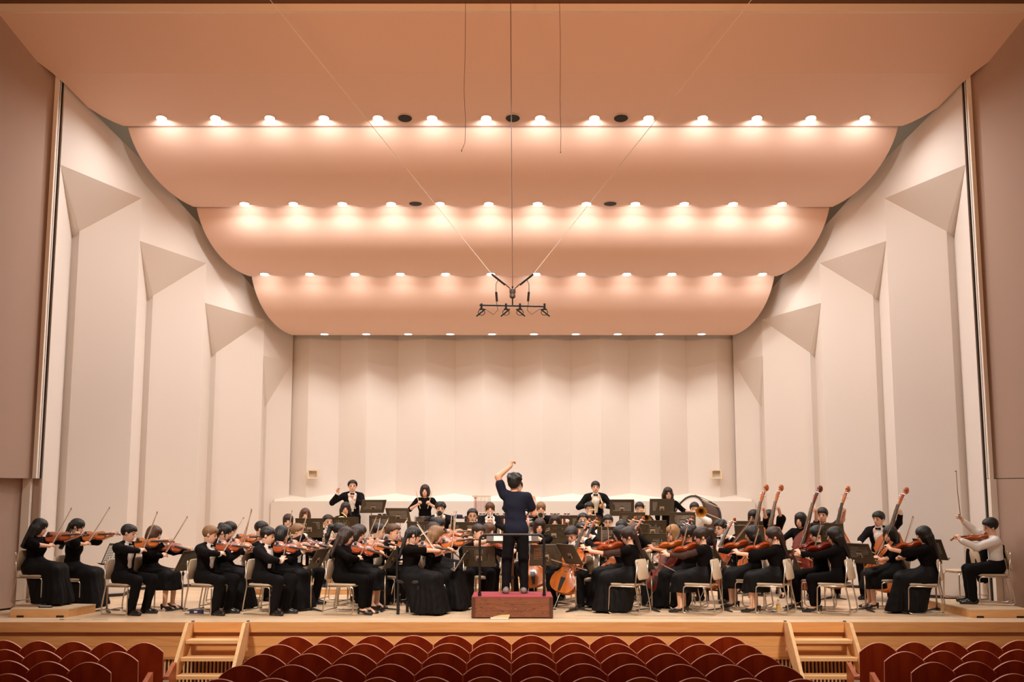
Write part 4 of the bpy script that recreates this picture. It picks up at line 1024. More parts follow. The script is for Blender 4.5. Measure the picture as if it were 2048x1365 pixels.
def mk_horn():
    P = {}; b = MB(); b.lathe(bell_profile(.02, .155, .34, p=2.2), 24, T((.10, .0, -.06)) @ RY(160), close=True); P['bell'] = (b, 'b')
    b = MB()
    for r, w in ((.145, .011), (.115, .009), (.085, .009)): b.tube([(r * math.cos(a), .015 * (r * 20 - 2), r * math.sin(a)) for a in [2 * math.pi * i / 26 for i in range(27)]], w, 8)
    P['coil'] = (b, 'b'); b = MB(); b.tube(rounded([(-.145, 0, .02), (-.12, -.05, .16), (-.05, -.14, .22)], .06), .007, 8); P['lead_pipe'] = (b, 'b')
    b = MB()
    for i in range(3): b.tube([(-.04 + .04 * i, -.02, -.02), (-.04 + .04 * i, .045, -.02)], .019, 10)
    P['valves'] = (b, 's'); return P
def mk_clarinet():
    P = {}; b = MB(); b.tube([(0, 0, 0), (0, .07, 0)], [.006, .011], 8); b.tube([(0, .06, 0), (0, .50, 0)], .0135, 10); P['tube'] = (b, 'e'); b = MB(); b.lathe([(.0135, 0), (.017, .04), (.036, .10)], 14, T((0, .50, 0)) @ YB); P['bell'] = (b, 'e')
    b = MB()
    for i in range(9): b.tube([(-.014, .12 + .04 * i, .012), (.014, .12 + .04 * i, .012)], .004, 6)
    for y in (.065, .27, .495): b.tube([(0, y, 0), (0, y + .012, 0)], .0155, 10)
    P['keywork'] = (b, 's'); return P
def mk_bassoon():
    P = {}; b = MB(); b.tube([(0, -.45, 0), (0, .80, 0)], [.030, .020], 10); b.tube([(.04, -.45, 0), (.04, .35, 0)], [.028, .020], 10); P['tube'] = (b, 'w'); b = MB(); b.lathe([(.021, 0), (.030, .02), (.030, .05), (.020, .055), (.012, .03)], 14, T((0, .78, 0)) @ YB); P['bell_ring'] = (b, 'i')
    b = MB(); b.tube(rounded([(.04, .35, 0), (.04, .44, .02), (.04, .42, .14), (.04, .36, .24)], .05), .005, 6); P['crook'] = (b, 's')
    b = MB()
    for i in range(10): b.tube([(-.02, -.35 + .1 * i, .025), (.05, -.35 + .1 * i, .025)], .005, 6)
    P['keywork'] = (b, 's'); return P
M_bsn = wood('bassoon_maple', sr(70, 18, 10), sr(100, 30, 16), scale=5, stretch=(3, .5, 3), rough=.3, coat=.4)
WMAT = {'b': M_brass, 's': M_silver, 'e': M_ebony, 'w': M_bsn, 'i': mat('ivory_ring', (.85, .80, .72), .4)}
WIND = {}
def wind(kind, M, label, silver=False):
    kk = (kind, silver)
    if kk not in WIND: WIND[kk] = [(nm, mb.mesh(nm, M_silver if (silver and key == 'b') else WMAT[key], 45)) for nm, (mb, key) in {'trumpet': mk_trumpet, 'trombone': mk_trombone, 'horn': mk_horn, 'clarinet': mk_clarinet, 'bassoon': mk_bassoon}[kind]().items()]
    t = thing({'horn': 'french_horn'}.get(kind, kind), M, label, {'horn': 'french horn'}.get(kind, kind), kind + 's in the back rows')
    for nm, me in WIND[kk]:
        q = link(nm, me, t)
        if nm in ('keywork', 'valves'): q['kind'] = 'stuff'
    return t
def wind_pose(o, kind, down=8, yaw=0):
    m = mouth(o); a = R_(down); yw = R_(yaw); d = V3((-math.sin(yw) * math.cos(a), math.cos(yw) * math.cos(a), -math.sin(a)))
    X_ = d.cross(V3((0, 0, 1))).normalized(); Zd = X_.cross(d)
    if kind == 'trumpet':
        M = Yto(m + d * .04, d); v = m + d * .20 - Zd * .03
        o.update(lh=v + V3((-.05, -.05, -.05)), lhd=(.35, .3, .8), lhn=(1, .1, 0), lhp=(-.8, 0, -.5), rh=v + V3((.055, -.06, -.03)), rhd=(-.3, .5, .7), rhn=(-1, 0, -.3), rhp=(.8, 0, -.5), lhc=1.1, rhc=.9)
    elif kind == 'trombone':
        M = Yto(m + d * .075 + Zd * .085, d); g = m + d * .14
        o.update(lh=g + V3((-.05, -.06, -.03)), lhd=(.4, .4, .7), lhn=(1, .1, 0), lhp=(-.8, 0, -.5), rh=m + d * .30 + V3((.04, -.05, -.03)), rhd=(-.35, .6, .5), rhn=(-1, 0, 0), rhp=(.8, -.1, -.5), lhc=1.1, rhc=1.)
    elif kind == 'horn':
        M = T(m + V3((.075, .15, -.235))) @ RZ(18) 
        o.update(lh=m + V3((-.03, .09, -.24)), lhd=(.5, .7, .1), lhn=(.7, -.2, -.3), lhp=(-.8, 0, -.5), rh=m + V3((.21, .04, -.38)), rhd=(-.2, .5, .1), rhn=(-1, 0, 0), rhp=(.8, -.3, -.4))
    elif kind == 'clarinet':
        d = V3((0, .62, -.78)); M = Yto(m, d); X_ = V3((1, 0, 0))
        o.update(lh=m + d * .20 + V3((-.05, -.04, 0)), lhd=(.6, .5, .1), lhn=(.4, .1, -.8), lhp=(-.8, 0, -.5), rh=m + d * .40 + V3((.05, -.05, 0)), rhd=(-.6, .5, .1), rhn=(-.4, .1, -.8), rhp=(.8, 0, -.5))
    elif kind == 'bassoon':
        d = V3((-.42, .12, .9)).normalized(); M = Yto(m + V3((.10, .16, -.64)), d, V3((0, -1, .2)))
        b0 = m + V3((.10, .16, -.64)); o.update(lh=b0 + d * .38 + V3((-.06, -.05, 0)), lhd=(.6, .5, .2), lhn=(.8, .2, 0), lhp=(-.8, 0, -.5), rh=b0 + d * .05 + V3((.07, -.05, 0)), rhd=(-.6, .5, .1), rhn=(-.8, .2, 0), rhp=(.8, -.2, -.4))
    o.setdefault('head', (0, 4, 0)); return [(kind, M)]

NAME = {}
def player(ref, role, hx, hy, Y, fz, face, seat='chair', tone=None, **o):
    pk = {k: o.pop(k) for k in list(o) if k in ('va', 've', 'roll', 'fr', 'be', 'by', 'lx', 'lb', 'pos', 'fx', 'fy', 'down', 'yaw', 'k', 'bowfree')}
    silver = o.pop('silver', False); verb = o.pop('verb', None)
    if Y > 17.2: o.setdefault('h', .015); o.setdefault('hc', .020)
    if Y > 19.5: o['h'] = .016; o['hc'] = .022
    fit(o, hy, Y, fz); props = []; o['ph'] = hx * .7
    if role in ('violin', 'viola'): props = violin_pose(o, role, **pk)
    elif role == 'cello': props = cello_pose(o, **pk)
    elif role == 'bass': props = bass_pose(o, **pk)
    elif role in ('trumpet', 'trombone', 'horn', 'clarinet', 'bassoon'): props = wind_pose(o, role, **pk)
    root, J = build_person(o)
    RM = Matrix.Rotation(-R_(face), 4, 'Z'); hc = RM @ J['Hc']
    x = X(hx, Y + hc.y, fz + J['Hc'].z) - hc.x
    root.location = (x, Y, fz); root.rotation_euler = (0, 0, -R_(face))
    WM = T((x, Y, fz)) @ RM
    verb = verb or {'violin': 'bowing a violin', 'viola': 'bowing a viola', 'cello': 'playing a cello', 'bass': 'playing a double bass', 'trumpet': 'blowing a trumpet', 'trombone': 'blowing a trombone', 'horn': 'blowing a horn', 'clarinet': 'playing a clarinet', 'bassoon': 'playing a bassoon'}.get(role, '')
    tag(root, ('%s, %s' % (ref, verb)) if verb else ref, 'person', 'orchestra players')
    for k, M in props:
        if k == 'bow': bow(WM @ M, 'bow held by ' + ref)
        elif k in INLEN: strung(k, tone if tone is not None else random.choice((0, 0, 2, 1)), WM @ M, {'bass': 'double bass'}.get(k, k) + ' of ' + ref)
        else: wind(k, WM @ M, {'horn': 'horn'}.get(k, k) + ' of ' + ref, silver)
    if seat == 'chair' and not o.get('stand'): c = WM @ V3((0, .085, 0)); chair(c.x, c.y, fz, -R_(face), 'beige tube chair under ' + ref)
    elif seat in ('black', 'stool'): c = WM @ V3((0, .06, 0)); black_stool(c.x, c.y, fz, -R_(face), 'black chair under ' + ref, h=o.get('seat', .45) + .05, back=seat == 'black')
    return WM, J, root
# ---- first violins, from the flat riser to the podium
S = dict(top='suit', fem=False, bot='trousers', ff=-.07)
player('front-row player in black dress seated on the bare flat riser', 'violin', 80, 1072, 16.85, .12, 100, top='half', bot='long', hair='long', va=22, be=52, by=18, fr=.15, tone=1)
player('player in flared-sleeve dress behind the bare flat riser', 'violin', 155, 1054, 17.75, 0, 98, top='wide', bot='long', hair='half', va=16, be=55, by=22, fr=.12, tone=2)
player('suited player at stage edge, first right of the bare riser', 'violin', 258, 1067, 16.75, 0, 112, hair='short', va=28, ve=3, be=52, by=10, fr=.10, tone=2, **S)
player('calf-length-skirted player seated beside the stand facing the stair', 'violin', 309, 1077, 17.4, 0, 110, top='longsleeve', bot='calf', hair='bob', hcol='brown', va=20, ve=-12, be=60, by=8, fr=.12, tone=1)
player('suited player whose chair stands over the blue case', 'violin', 421, 1070, 16.75, 0, 112, hair='short', hcol='light', va=28, ve=-6, be=52, by=15, fr=.12, tone=1, **S)
player('long-skirted player behind the chair over the blue case', 'violin', 449, 1066, 17.45, 0, 108, top='half', bot='long', hair='half', va=22, ve=-14, be=75, fr=.1, tone=2)
player('trousered player second behind the chair over the blue case', 'violin', 460, 1060, 18.35, 0, 108, top='half', hair='pony', va=18, ve=4, be=70, by=10, fr=.2, tone=0)
player('suited player at stage edge behind the stair-top stringer', 'violin', 536, 1077, 16.75, 0, 114, hair='short', va=26, ve=-7, be=78, fr=.10, tone=1, **S)
player('suited player bowing far behind the stair-top suited violinist', 'violin', 523, 1059, 18.9, 0, 112, hair='short', va=24, ve=2, be=35, by=30, fr=.3, tone=0, **S)
player('long-skirted player just behind the stair-top suited violinist', 'violin', 565, 1080, 17.4, 0, 110, top='half', bot='long', hair='bob', va=20, ve=-8, be=62, fr=.10, tone=0)
player('suited player with bow held level before the horn stands', 'violin', 596, 1065, 18.1, 0, 112, hair='bowl', hcol='light', va=28, ve=-14, be=-4, by=28, fr=.25, tone=3, **S)
player('trousered front player with buckled heels at stage edge', 'violin', 693, 1080, 16.75, 0, 106, top='longsleeve', bot='trousers', hair='long', hcol='dark', va=22, ve=-16, be=62, by=5, fr=.10, tone=1)
player('skirted player sharing the stand of the buckled-heel violinist', 'violin', 714, 1083, 17.4, 0, 108, top='longsleeve', bot='calf', hair='long', hcol='dark', va=20, ve=-10, be=60, by=16, fr=.15, tone=0)
player('player third back behind the buckled-heel violinist', 'violin', 719, 1071, 18.1, 0, 108, top='half', bot='long', hair='bob', hcol='dark', va=20, ve=-6, be=45, fr=.15, tone=2)
player('bare-armed player with raised bowing elbow beside a horn', 'violin', 680, 1063, 18.6, 0, 100, top='half', hair='pony', va=18, ve=0, be=8, by=15, fr=.05, tone=0)
player('suited player seated under the two tilted stands', 'violin', 758, 1066, 18.7, 0, 112, hair='bowl', va=24, ve=0, be=48, by=25, fr=.2, tone=3, **S)
player('player beside the suited violinist under the tilted stands', 'violin', 787, 1073, 18.3, 0, 124, top='longsleeve', hair='bowl', hcol='brown', va=20, ve=-12, be=40, by=30, fr=.2, tone=0, fem=True)
player('front long-dressed player on black chair beside the podium', 'violin', 828, 1072, 16.75, 0, 108, seat='black', top='half', bot='long', hair='half', va=30, ve=-10, be=35, by=-24, fr=.06, tone=2)
player('player in gauzy skirt between black chair and podium', 'violin', 873, 1083, 17.35, 0, 106, top='half', bot='long', hair='long', hcol='light', va=18, ve=8, be=55, by=12, fr=.10, tone=0)
player('player half hidden behind the gauzy-skirted violinist', 'violin', 868, 1061, 18.7, 0, 108, top='half', bot='long', hair='bob', hcol='dark', va=20, ve=-4, be=50, fr=.15, tone=1)
player('player in black seated just below the trumpet bell', 'violin', 878, 1050, 19.6, 0, 112, top='half', bot='long', hair='bun', va=20, be=45, fr=.2, tone=2)
player('suited player facing the audience behind the slanted podium stand', 'viola', 957, 1070, 18.3, 0, 172, hair='short', hcol='dark', va=60, ve=-3, be=6, by=-18, fr=.55, tone=1, **S)
player('player in black behind the audience-facing suited violist', 'viola', 978, 1068, 19.1, 0, 176, top='longsleeve', hair='bob', hcol='brown', va=55, ve=-6, be=10, fr=.4, tone=0)
player('suited player half hidden just right of the conductor', 'viola', 1058, 1056, 19.5, 0, 200, hair='short', va=30, ve=-4, be=20, fr=.4, tone=1, **S)
# ---- cellos
player('player in black with orange cello behind the conductor', 'cello', 1079, 1052, 18.9, 0, 185, top='half', bot='calf', hair='bob', hcol='dark', lx=.14, tone=2)
player('suited cellist bending low beside the podium', 'cello', 1143, 1080, 17.75, 0, 214, hair='bowl', head=(8, 34, 0), lean=15, lx=-.24, tone=2, **S)
player('suited cellist behind the low-bending cellist', 'cello', 1163, 1060, 18.9, 0, 212, hair='short', lx=-.26, tone=1, **S)
player('suited cellist seated between bassoonist and lace-sleeved violist', 'cello', 1243, 1056, 19.6, 0, 222, top='suit', fem=False, hair='short', lx=-.26, tone=0)
player('black-sleeved cellist behind the lace-sleeved violist', 'cello', 1266, 1063, 19.0, 0, 226, top='longsleeve', hair='half', hcol='brown', lx=-.20, tone=0)
player('cellist in long black skirt with dark red cello', 'cello', 1345, 1074, 18.0, 0, 232, top='half', bot='long', hair='bob', hcol='blond', lx=-.34, tone=3)
player('cellist hidden behind the dark red cello player', 'cello', 1364, 1062, 19.5, 0, 230, hair='short', lx=-.22, tone=1, **S)
player('bespectacled suited cellist on the tall black chair', 'cello', 1440, 1056, 18.7, 0, 226, seat='black', hair='curly', glasses=True, lx=-.26, tone=1, head=(0, 4, 0), **dict(S))
# ---- violas on the edge
VI = dict(va=34, ve=-6, be=40, by=6, fr=.25)
player('front violist with lace sleeves and long skirt', 'viola', 1256, 1077, 16.75, 0, 298, top='lace', bot='long', hair='half', hcol='dark', tone=1, **VI)
player('violist beside the lace-sleeved front violist', 'viola', 1240, 1070, 17.5, 0, 296, top='half', bot='long', hair='long', tone=1, **VI)
player('violist sitting just inside the sheer-sleeved front violist', 'viola', 1374, 1079, 17.45, 0, 294, top='half', bot='long', hair='bun', skin=2, tone=0, **VI)
player('front violist in sheer sleeves and buckled heels', 'viola', 1402, 1077, 16.75, 0, 296, top='sheer', bot='calf', hair='pony', hcol='dark', tone=1, va=40, ve=-12, be=42, fr=.2)
player('violist drawing a long slanted bow near the basses', 'viola', 1503, 1071, 17.45, 0, 296, top='longsleeve', bot='calf', hair='long', tone=1, va=36, ve=-8, be=42, by=-20, fr=.1)
player('front violist beside the yellow tea bottle', 'viola', 1546, 1079, 16.75, 0, 298, top='cape', bot='calf', hair='half', hcol='dark', tone=1, va=36, ve=-10, be=40, fr=.25)
player('violist beside the front violist with trousers and heels', 'viola', 1632, 1081, 17.45, 0, 290, top='half', bot='trousers', hair='bun', tone=3, va=44, ve=-16, be=55, by=-8, fr=.15)
player('front violist in black blouse, trousers and pumps', 'viola', 1668, 1073, 16.75, 0, 300, top='blouse', bot='trousers', hair='long', tone=3, va=40, ve=-10, be=45, fr=.2)
player('violist in calf-length skirt below the suited bassist', 'viola', 1779, 1079, 17.5, 0, 270, top='half', bot='calf', hair='long', tone=0, va=50, ve=-24, be=60, by=-10, fr=.2)
player('violist in trailing cape-sleeved gown at stage edge', 'viola', 1846, 1071, 16.7, 0, 294, top='cape', bot='long', hair='longer', tone=1, va=36, ve=-4, be=60, by=-5, fr=.2, flare=.05)
player('violinist in white shirt and braces on the jacket riser', 'violin', 1980, 1054, 16.95, .12, 284, top='white', braces=True, bot='trousers', fem=False, hair='short', tone=0, va=16, ve=-3, bowfree=((.13, .47, 1.27), (-.03, .04, 1)))
# ---- double basses
BS = dict(autoseat=True, seat='stool')
player('bespectacled bassist at the inner end of the basses', 'bass', 1507, 1034, 20.2, 0, 208, top='half', hair='bob', glasses=True, tone=0, lx=-.24, **BS)
player('bassist with grey-fingerboard bass, second from inside', 'bass', 1538, 1034, 20.5, 0, 210, top='wide', hair='bun', tone=0, lx=-.24, **BS)
player('bassist with dark red bass in the middle of five', 'bass', 1601, 1040, 19.4, 0, 212, top='half', hair='bob', tone=3, lx=-.34, **BS)
player('bassist in black tee with amber bass, fourth of five', 'bass', 1645, 1030, 19.7, 0, 200, top='tshirt', fem=False, hair='short', tone=2, lx=-.36, **BS)
player('suited bassist at the outer end of the basses', 'bass', 1757, 1038, 19.1, 0, 214, hair='short', tone=0, lx=-.44, autoseat=True, seat='stool', head=(-20, 8, 0), **S)
# ---- winds and brass
player('horn player low at the outer end of the winds', 'horn', 576, 1043, 20.6, .105, 168, top='longsleeve', hair='half', hcol='dark')
player('horn player in short-sleeved top, highest at the outer end', 'horn', 610, 1031, 21.5, .21, 170, top='longsleeve', hair='bob', hcol='brown')
player('suited horn player with pale silver horn', 'horn', 656, 1045, 20.5, .105, 150, hair='bowl', silver=True, **S)
player('horn player seated just below the triangle player', 'horn', 691, 1022, 22.4, .32, 172, top='longsleeve', hair='long', hcol='dark')
player('suited trumpeter beneath the snare drummer', 'trumpet', 881, 1025, 22.5, .32, 178, hair='curly', silver=True, down=2, **S)
player('bespectacled suited clarinettist in front of the marimba', 'clarinet', 945, 1036, 21.1, .21, 178, hair='bowl', glasses=True, **S)
player('trumpeter with bell pointing down beside the chimes', 'trumpet', 980, 1032, 21.9, .32, 176, top='suit', hair='bun', hcol='brown', silver=True, down=40)
player('trumpeter right of the conductor before the marimba', 'trumpet', 1082, 1031, 22.4, .32, 182, top='longsleeve', hair='pony', hcol='light', silver=True, down=6)
player('black-clad bassoonist seated before the marimba', 'bassoon', 1110, 1052, 20.7, .105, 184, top='longsleeve', hair='long', hcol='dark')
player('suited clarinettist behind the cello scrolls', 'clarinet', 1166, 1041, 20.8, .105, 184, hair='bowl', **S)
player('trombonist sitting below the cymbal player', 'trombone', 1179, 1021, 22.5, .32, 184, hair='short', down=22, yaw=0, **S)
player('bespectacled bassoonist in white shirt', 'bassoon', 1216, 1048, 20.7, .105, 184, top='white', fem=False, hair='short', glasses=True)
player('trombonist between the two high back stands', 'trombone', 1279, 1023, 22.5, .32, 186, hair='short', down=20, **S)
player('trombonist in white shirt beneath the bass drum', 'trombone', 1389, 1019, 22.2, .32, 188, top='white', fem=False, hair='short', down=6)
# ---- percussion, standing on the top riser
def stander(ref, hx, hy, Y, fz, face, **o): return player(ref, '', hx, hy, Y, fz, face, seat=None, stand=True, h=.015, hc=.02, **o)
W1, J1, _ = stander('suited person standing, holding up a triangle and beater', 705, 973, 24.0, .32, 172, hair='bowl', lh=(-.02, .27, 1.33), lhd=(.6, .3, .6), lhn=(0, .5, -.6), lhp=(-.8, .1, -.6), rh=(.30, .16, 1.44), rhd=(.05, .1, 1), rhn=(-.6, .8, 0), rhp=(.9, -.1, -1), **S)
t = thing('triangle', W1 @ T((.02, .30, 1.20)), 'steel triangle hanging from the suited standing player\'s fist', 'triangle')
b = MB(); b.tube(rounded([(.02, 0, -.085), (.105, 0, -.085), (0, 0, .09), (-.105, 0, -.085), (-.03, 0, -.085)], .02), .006, 6); obj('bent_rod', b, M_silver, t, smooth='all'); b = MB(); b.tube([(0, 0, .085), (0, 0, .15)], .003, 5); obj('cord', b, M_str, t)
t = thing('triangle_beater', W1 @ T((.29, .22, 1.54)) @ RY(-30), 'thin steel beater in the triangle player\'s raised hand', 'beater'); b = MB(); b.tube([(0, 0, -.07), (0, 0, .11)], .004, 6); obj('rod', b, M_silver, t)
W2, J2, _ = stander('person in black top standing at the snare drum with raised sticks', 850, 982, 23.6, .32, 180, top='half', hair='bob', hcol='dark', lh=(-.13, .26, 1.20), lhd=(.25, .5, .6), lhn=(.7, 0, -.4), lhp=(-.8, -.2, -.6), rh=(.13, .26, 1.20), rhd=(-.25, .5, .6), rhn=(-.7, 0, -.4), rhp=(.8, -.2, -.6), rhc=1.1, lhc=1.1)
for sx in (1, -1):
    t = thing('drumstick', W2 @ T((sx * .115, .31, 1.27)) @ RY(sx * 14) @ RX(-8), 'pale wooden drumstick upright in the snare drummer\'s %s hand' % ('right' if sx > 0 else 'left'), 'drumstick', 'drumsticks of the snare drummer'); b = MB(); b.tube([(0, 0, -.16), (0, 0, .16), (0, 0, .22), (0, 0, .235)], [.008, .008, .005, .007], 7); obj('stick', b, M_bridge, t)
W3, J3, _ = stander('suited person standing between brass and wall, holding two cymbals', 1191, 975, 23.8, .32, 180, hair='short', lh=(-.15, .26, 1.17), lhd=(.5, .6, .2), lhn=(.6, 0, -.4), rh=(.17, .26, 1.17), rhd=(-.5, .6, .2), rhn=(-.6, 0, -.4), lhc=1.2, rhc=1.2, lhp=(-.9, -.2, -.6), rhp=(.9, -.2, -.6), **S)
for sx in (1, -1):
    t = thing('cymbal', W3 @ T((sx * .105, .32, 1.22)) @ RY(sx * 78) @ RZ(12), 'bronze hand cymbal on the cymbal player\'s %s' % ('right' if sx > 0 else 'left'), 'cymbal', 'pair of hand cymbals')
    b = MB(); b.lathe([(.205, .0), (.10, .014), (.06, .018), (.045, .034), (0, .042)], 28); b.lathe([(.205, -.003), (.10, .010), (.06, .014), (.045, .030), (0, .038)], 28, close=True); obj('plate', b, mat('cymbal_bronze', (.72, .52, .26), .3, metal=1), t, smooth='all')
    b = MB(); b.tube([(-.02, 0, .045), (0, 0, .07), (.02, 0, .045)], .006, 5); obj('strap', b, M_ebony, t)
W4, J4, _ = stander('bespectacled person in black standing by the bass drum', 1336, 990, 23.15, .32, 176, top='longsleeve', hair='long', hcol='dark', glasses=True, lh=(-.34, .22, 1.07), lhd=(-.8, .3, -.1), lhn=(.1, .3, -1), lhc=.15, lhp=(-.7, -.2, -.6), rh=(.23, .22, .74), rhd=(0, .5, -.6), rhn=(-.8, 0, 0), rhp=(.8, -.4, -.3))
t = thing('drum_beater', W4 @ T((.22, .30, .66)) @ RX(30), 'bass drum beater lowered in the standing drummer\'s hand', 'beater'); b = MB(); b.tube([(0, 0, .08), (0, 0, -.24)], .008, 7); obj('handle', b, M_bridge, t); b = MB(); b.ell((0, 0, -.27), (.045, .045, .04), 12, 8); obj('felt_head', b, mat('felt', (.75, .68, .58), .9), t, smooth='all')
W5, J5, _ = stander('suited percussionist standing hidden behind the conductor', 1037, 974, 24.0, .32, 180, hair='short', lh=(-.14, .36, 1.0), lhd=(.1, .9, -.2), lhn=(0, 0, -1), rh=(.24, .36, 1.0), rhd=(0, .9, -.2), rhn=(0, 0, -1), **S)
# ---- conductor
W6, J6, _ = stander('person in navy tee conducting on the podium, arm raised', 1029, 967, 16.62, .30, 0, top='tshirt', fem=False, hair='tousled', shoe='sneaker', skin=1, lean=2, head=(-12, 4, 0), twist=-6, side=-2,
    lh=(-.075, .12, 1.86), lhd=(.3, .1, 1), lhn=(.6, .3, -.3), lhp=(-1, -.2, -.1), lhc=1.3, rh=(.27, .30, 1.33), rhd=(.0, .15, 1), rhn=(-.5, .5, 0), rhp=(.25, -.15, -1), rhc=1.3, feet={1: (.12, .02), -1: (-.15, -.02)}, **{'raise': {-1: 1}})
# ================================================================== STAGE FURNITURE
def on_z(px, py, z):            # spot on the level z that is sighted at a pixel of the photograph
    ry = -(py - 682.5) / FPX; rx = (px - 1026.0) / FPX
    dy = math.cos(PITCH) - ry * math.sin(PITCH); dz = math.sin(PITCH) + ry * math.cos(PITCH); t = (z - EYE) / dz
    return V3((rx * t, dy * t, z))
# stepped risers for winds, brass and percussion
M_rtop = wood('riser_top', (.66, .46, .28), (.76, .56, .37), scale=2.5, stretch=(.5, 5, 5), rough=.45)
for k, (pa, pb, y0, y1, z1, lab) in enumerate(((498, 1412, 19.8, 24.45, .105, 'lowest of the three long wooden steps under the winds'), (486, 1436, 20.92, 24.45, .21, 'middle of the three long wooden steps, under the brass'), (474, 1470, 21.98, 24.45, .32, 'topmost of the three long wooden steps, under the percussion'))):
    xa, xb = X(pa, y0, 0), X(pb, y0, 0); z0 = (0, .105, .21)[k]
    t = empty('stage_riser', ((xa + xb) / 2, (y0 + y1) / 2, z0)); tag(t, lab, 'riser', 'wooden stage risers')
    w2, d2 = (xb - xa) / 2, (y1 - y0) / 2
    b = MB(); b.bbox((-w2, -d2, z1 - z0 - .025), (w2, d2, z1 - z0)); obj('top_board', b, M_rtop, t)
    b = MB(); b.bbox((-w2 + .02, -d2 + .02, .0), (w2 - .02, d2 - .02, z1 - z0 - .025)); obj('front_board', b, M_riser, t)
# two flat solo risers at the ends of the stage edge
for nm, poly, holes in (('flat riser without a jacket chair, at the end of the stage edge', [(21, 1218.5), (137, 1218.5), (192, 1209), (47, 1206)], ((33, 47), (112, 127))), ('flat riser carrying the jacket chair, at the stage edge', [(1941, 1219.5), (2075, 1219.5), (2040, 1199), (1844, 1199)], ((1954, 1968), (2034, 2048)))):
    P_ = [on_z(px, py, .12) for px, py in poly]
    for p in P_: p.x = min(p.x, 7.355); c = sum(P_, V3()) / 4; c.z = 0
    t = empty('flat_riser', c); tag(t, nm, 'riser', 'flat solo risers')
    b = MB(); b.prism([((p - c).x, (p - c).y) for p in P_], .10, .12); obj('top_board', b, M_rtop, t)
    b = MB(); b.prism([((p - c).x * .995, (p - c).y * .995) for p in P_], .0, .10); obj('side_boards', b, M_riser, t)
    for a, e in holes:
        q0, q1 = on_z(a, 1234, 0), on_z(e, 1234, 0); y = P_[0].y - .004
        b = MB(); b.bbox((X(a, y, 0) - c.x, y - c.y - .002, .0), (X(e, y, 0) - c.x, y - c.y + .03, .026)); obj('hand_hole', b, M_dark, t)
# podium ----------------------------------------------------------------------
M_pod = bpy.data.materials.new('podium_burnt_wood'); M_pod.use_nodes = True
nt = M_pod.node_tree; bs = nt.nodes['Principled BSDF']; bs.inputs['Roughness'].default_value = .6
tc = nt.nodes.new('ShaderNodeTexCoord'); mp = nt.nodes.new('ShaderNodeMapping'); mp.inputs['Scale'].default_value = (.8, .8, 4.6); nt.links.new(tc.outputs['Object'], mp.inputs[0])
wv = nt.nodes.new('ShaderNodeTexNoise'); wv.inputs['Scale'].default_value = 1.6; wv.inputs['Detail'].default_value = 3; wv.inputs['Distortion'].default_value = .9; nt.links.new(mp.outputs[0], wv.inputs['Vector'])
mm = nt.nodes.new('ShaderNodeMath'); mm.operation = 'MULTIPLY'; mm.inputs[1].default_value = 11; nt.links.new(wv.outputs[0], mm.inputs[0])
fr_ = nt.nodes.new('ShaderNodeMath'); fr_.operation = 'FRACT'; nt.links.new(mm.outputs[0], fr_.inputs[0])
rp = nt.nodes.new('ShaderNodeValToRGB'); nt.links.new(fr_.outputs[0], rp.inputs[0])
e = rp.color_ramp.elements; e[0].position = 0; e[0].color = (*sr(48, 22, 10), 1); e[1].position = 1; e[1].color = (*sr(118, 66, 38), 1)
q = rp.color_ramp.elements.new(.16); q.color = (*sr(134, 78, 46), 1); nt.links.new(rp.outputs[0], bs.inputs['Base Color'])
PY0, PY1 = 16.09, 16.92; pxa, pxb = X(943, PY0, .1), X(1106, PY0, .1); pc = (pxa + pxb) / 2; pw = (pxb - pxa) / 2
t = empty('podium', (pc, (PY0 + PY1) / 2, 0)); tag(t, 'grainy brown wooden podium with red carpet top under the conductor', 'podium'); d2 = (PY1 - PY0) / 2
for k in range(3):
    b = MB(); z0 = .015 + .09 * k; b.bbox((-pw + .05, -d2 + .002 * (k % 2), z0 + .001), (pw - .05, -d2 + .03, z0 + .089)); obj('front_plank', b, M_pod, t)
for sx in (-1, 1):
    b = MB(); b.bbox((min(sx * pw, sx * (pw - .052)), -d2 - .006, .01), (max(sx * pw, sx * (pw - .052)), -d2 + .05, .292)); obj('corner_post', b, mat('podium_post', sr(84, 44, 22), .55), t)
    b = MB(); b.bbox((min(sx * pw, sx * (pw - .03)), -d2 + .05, .012), (max(sx * pw, sx * (pw - .03)), d2, .29)); obj('side_plank', b, M_pod, t)
b = MB(); b.bbox((-pw + .03, d2 - .03, .012), (pw - .03, d2, .29)); obj('back_plank', b, M_pod, t)
b = MB(); b.bbox((-pw + .01, -d2 + .005, .285), (pw - .01, d2 - .005, .303)); obj('red_carpet', b, mat('red_carpet', sr(160, 66, 72), .95, bump=.4, bscale=300), t)
b = MB(); b.bbox((-pw + .02, -d2 + .02, 0), (pw - .02, d2 - .02, .014)); obj('plinth', b, M_dark, t)
ra, rb = X(959.5, 16.17, .7) - pc, X(1088, 16.17, .7) - pc
for px_ in ():
    pass
t2 = empty('podium_rail', (pc, 16.17, .303)); tag(t2, 'black tubular safety rail standing on the podium front', 'rail')
b = MB(); b.tube(rounded([(ra, 0, 0), (ra, 0, .865), (rb, 0, .865), (rb, 0, 0)], .09, 8), .0185, 10); obj('rail_tube', b, M_blackm, t2, smooth='all')
for q in (ra, rb):
    b = MB(); b.tube([(q, 0, 0), (q, 0, .045)], .026, 10); obj('foot_collar', b, M_blackm, t2, smooth=40)
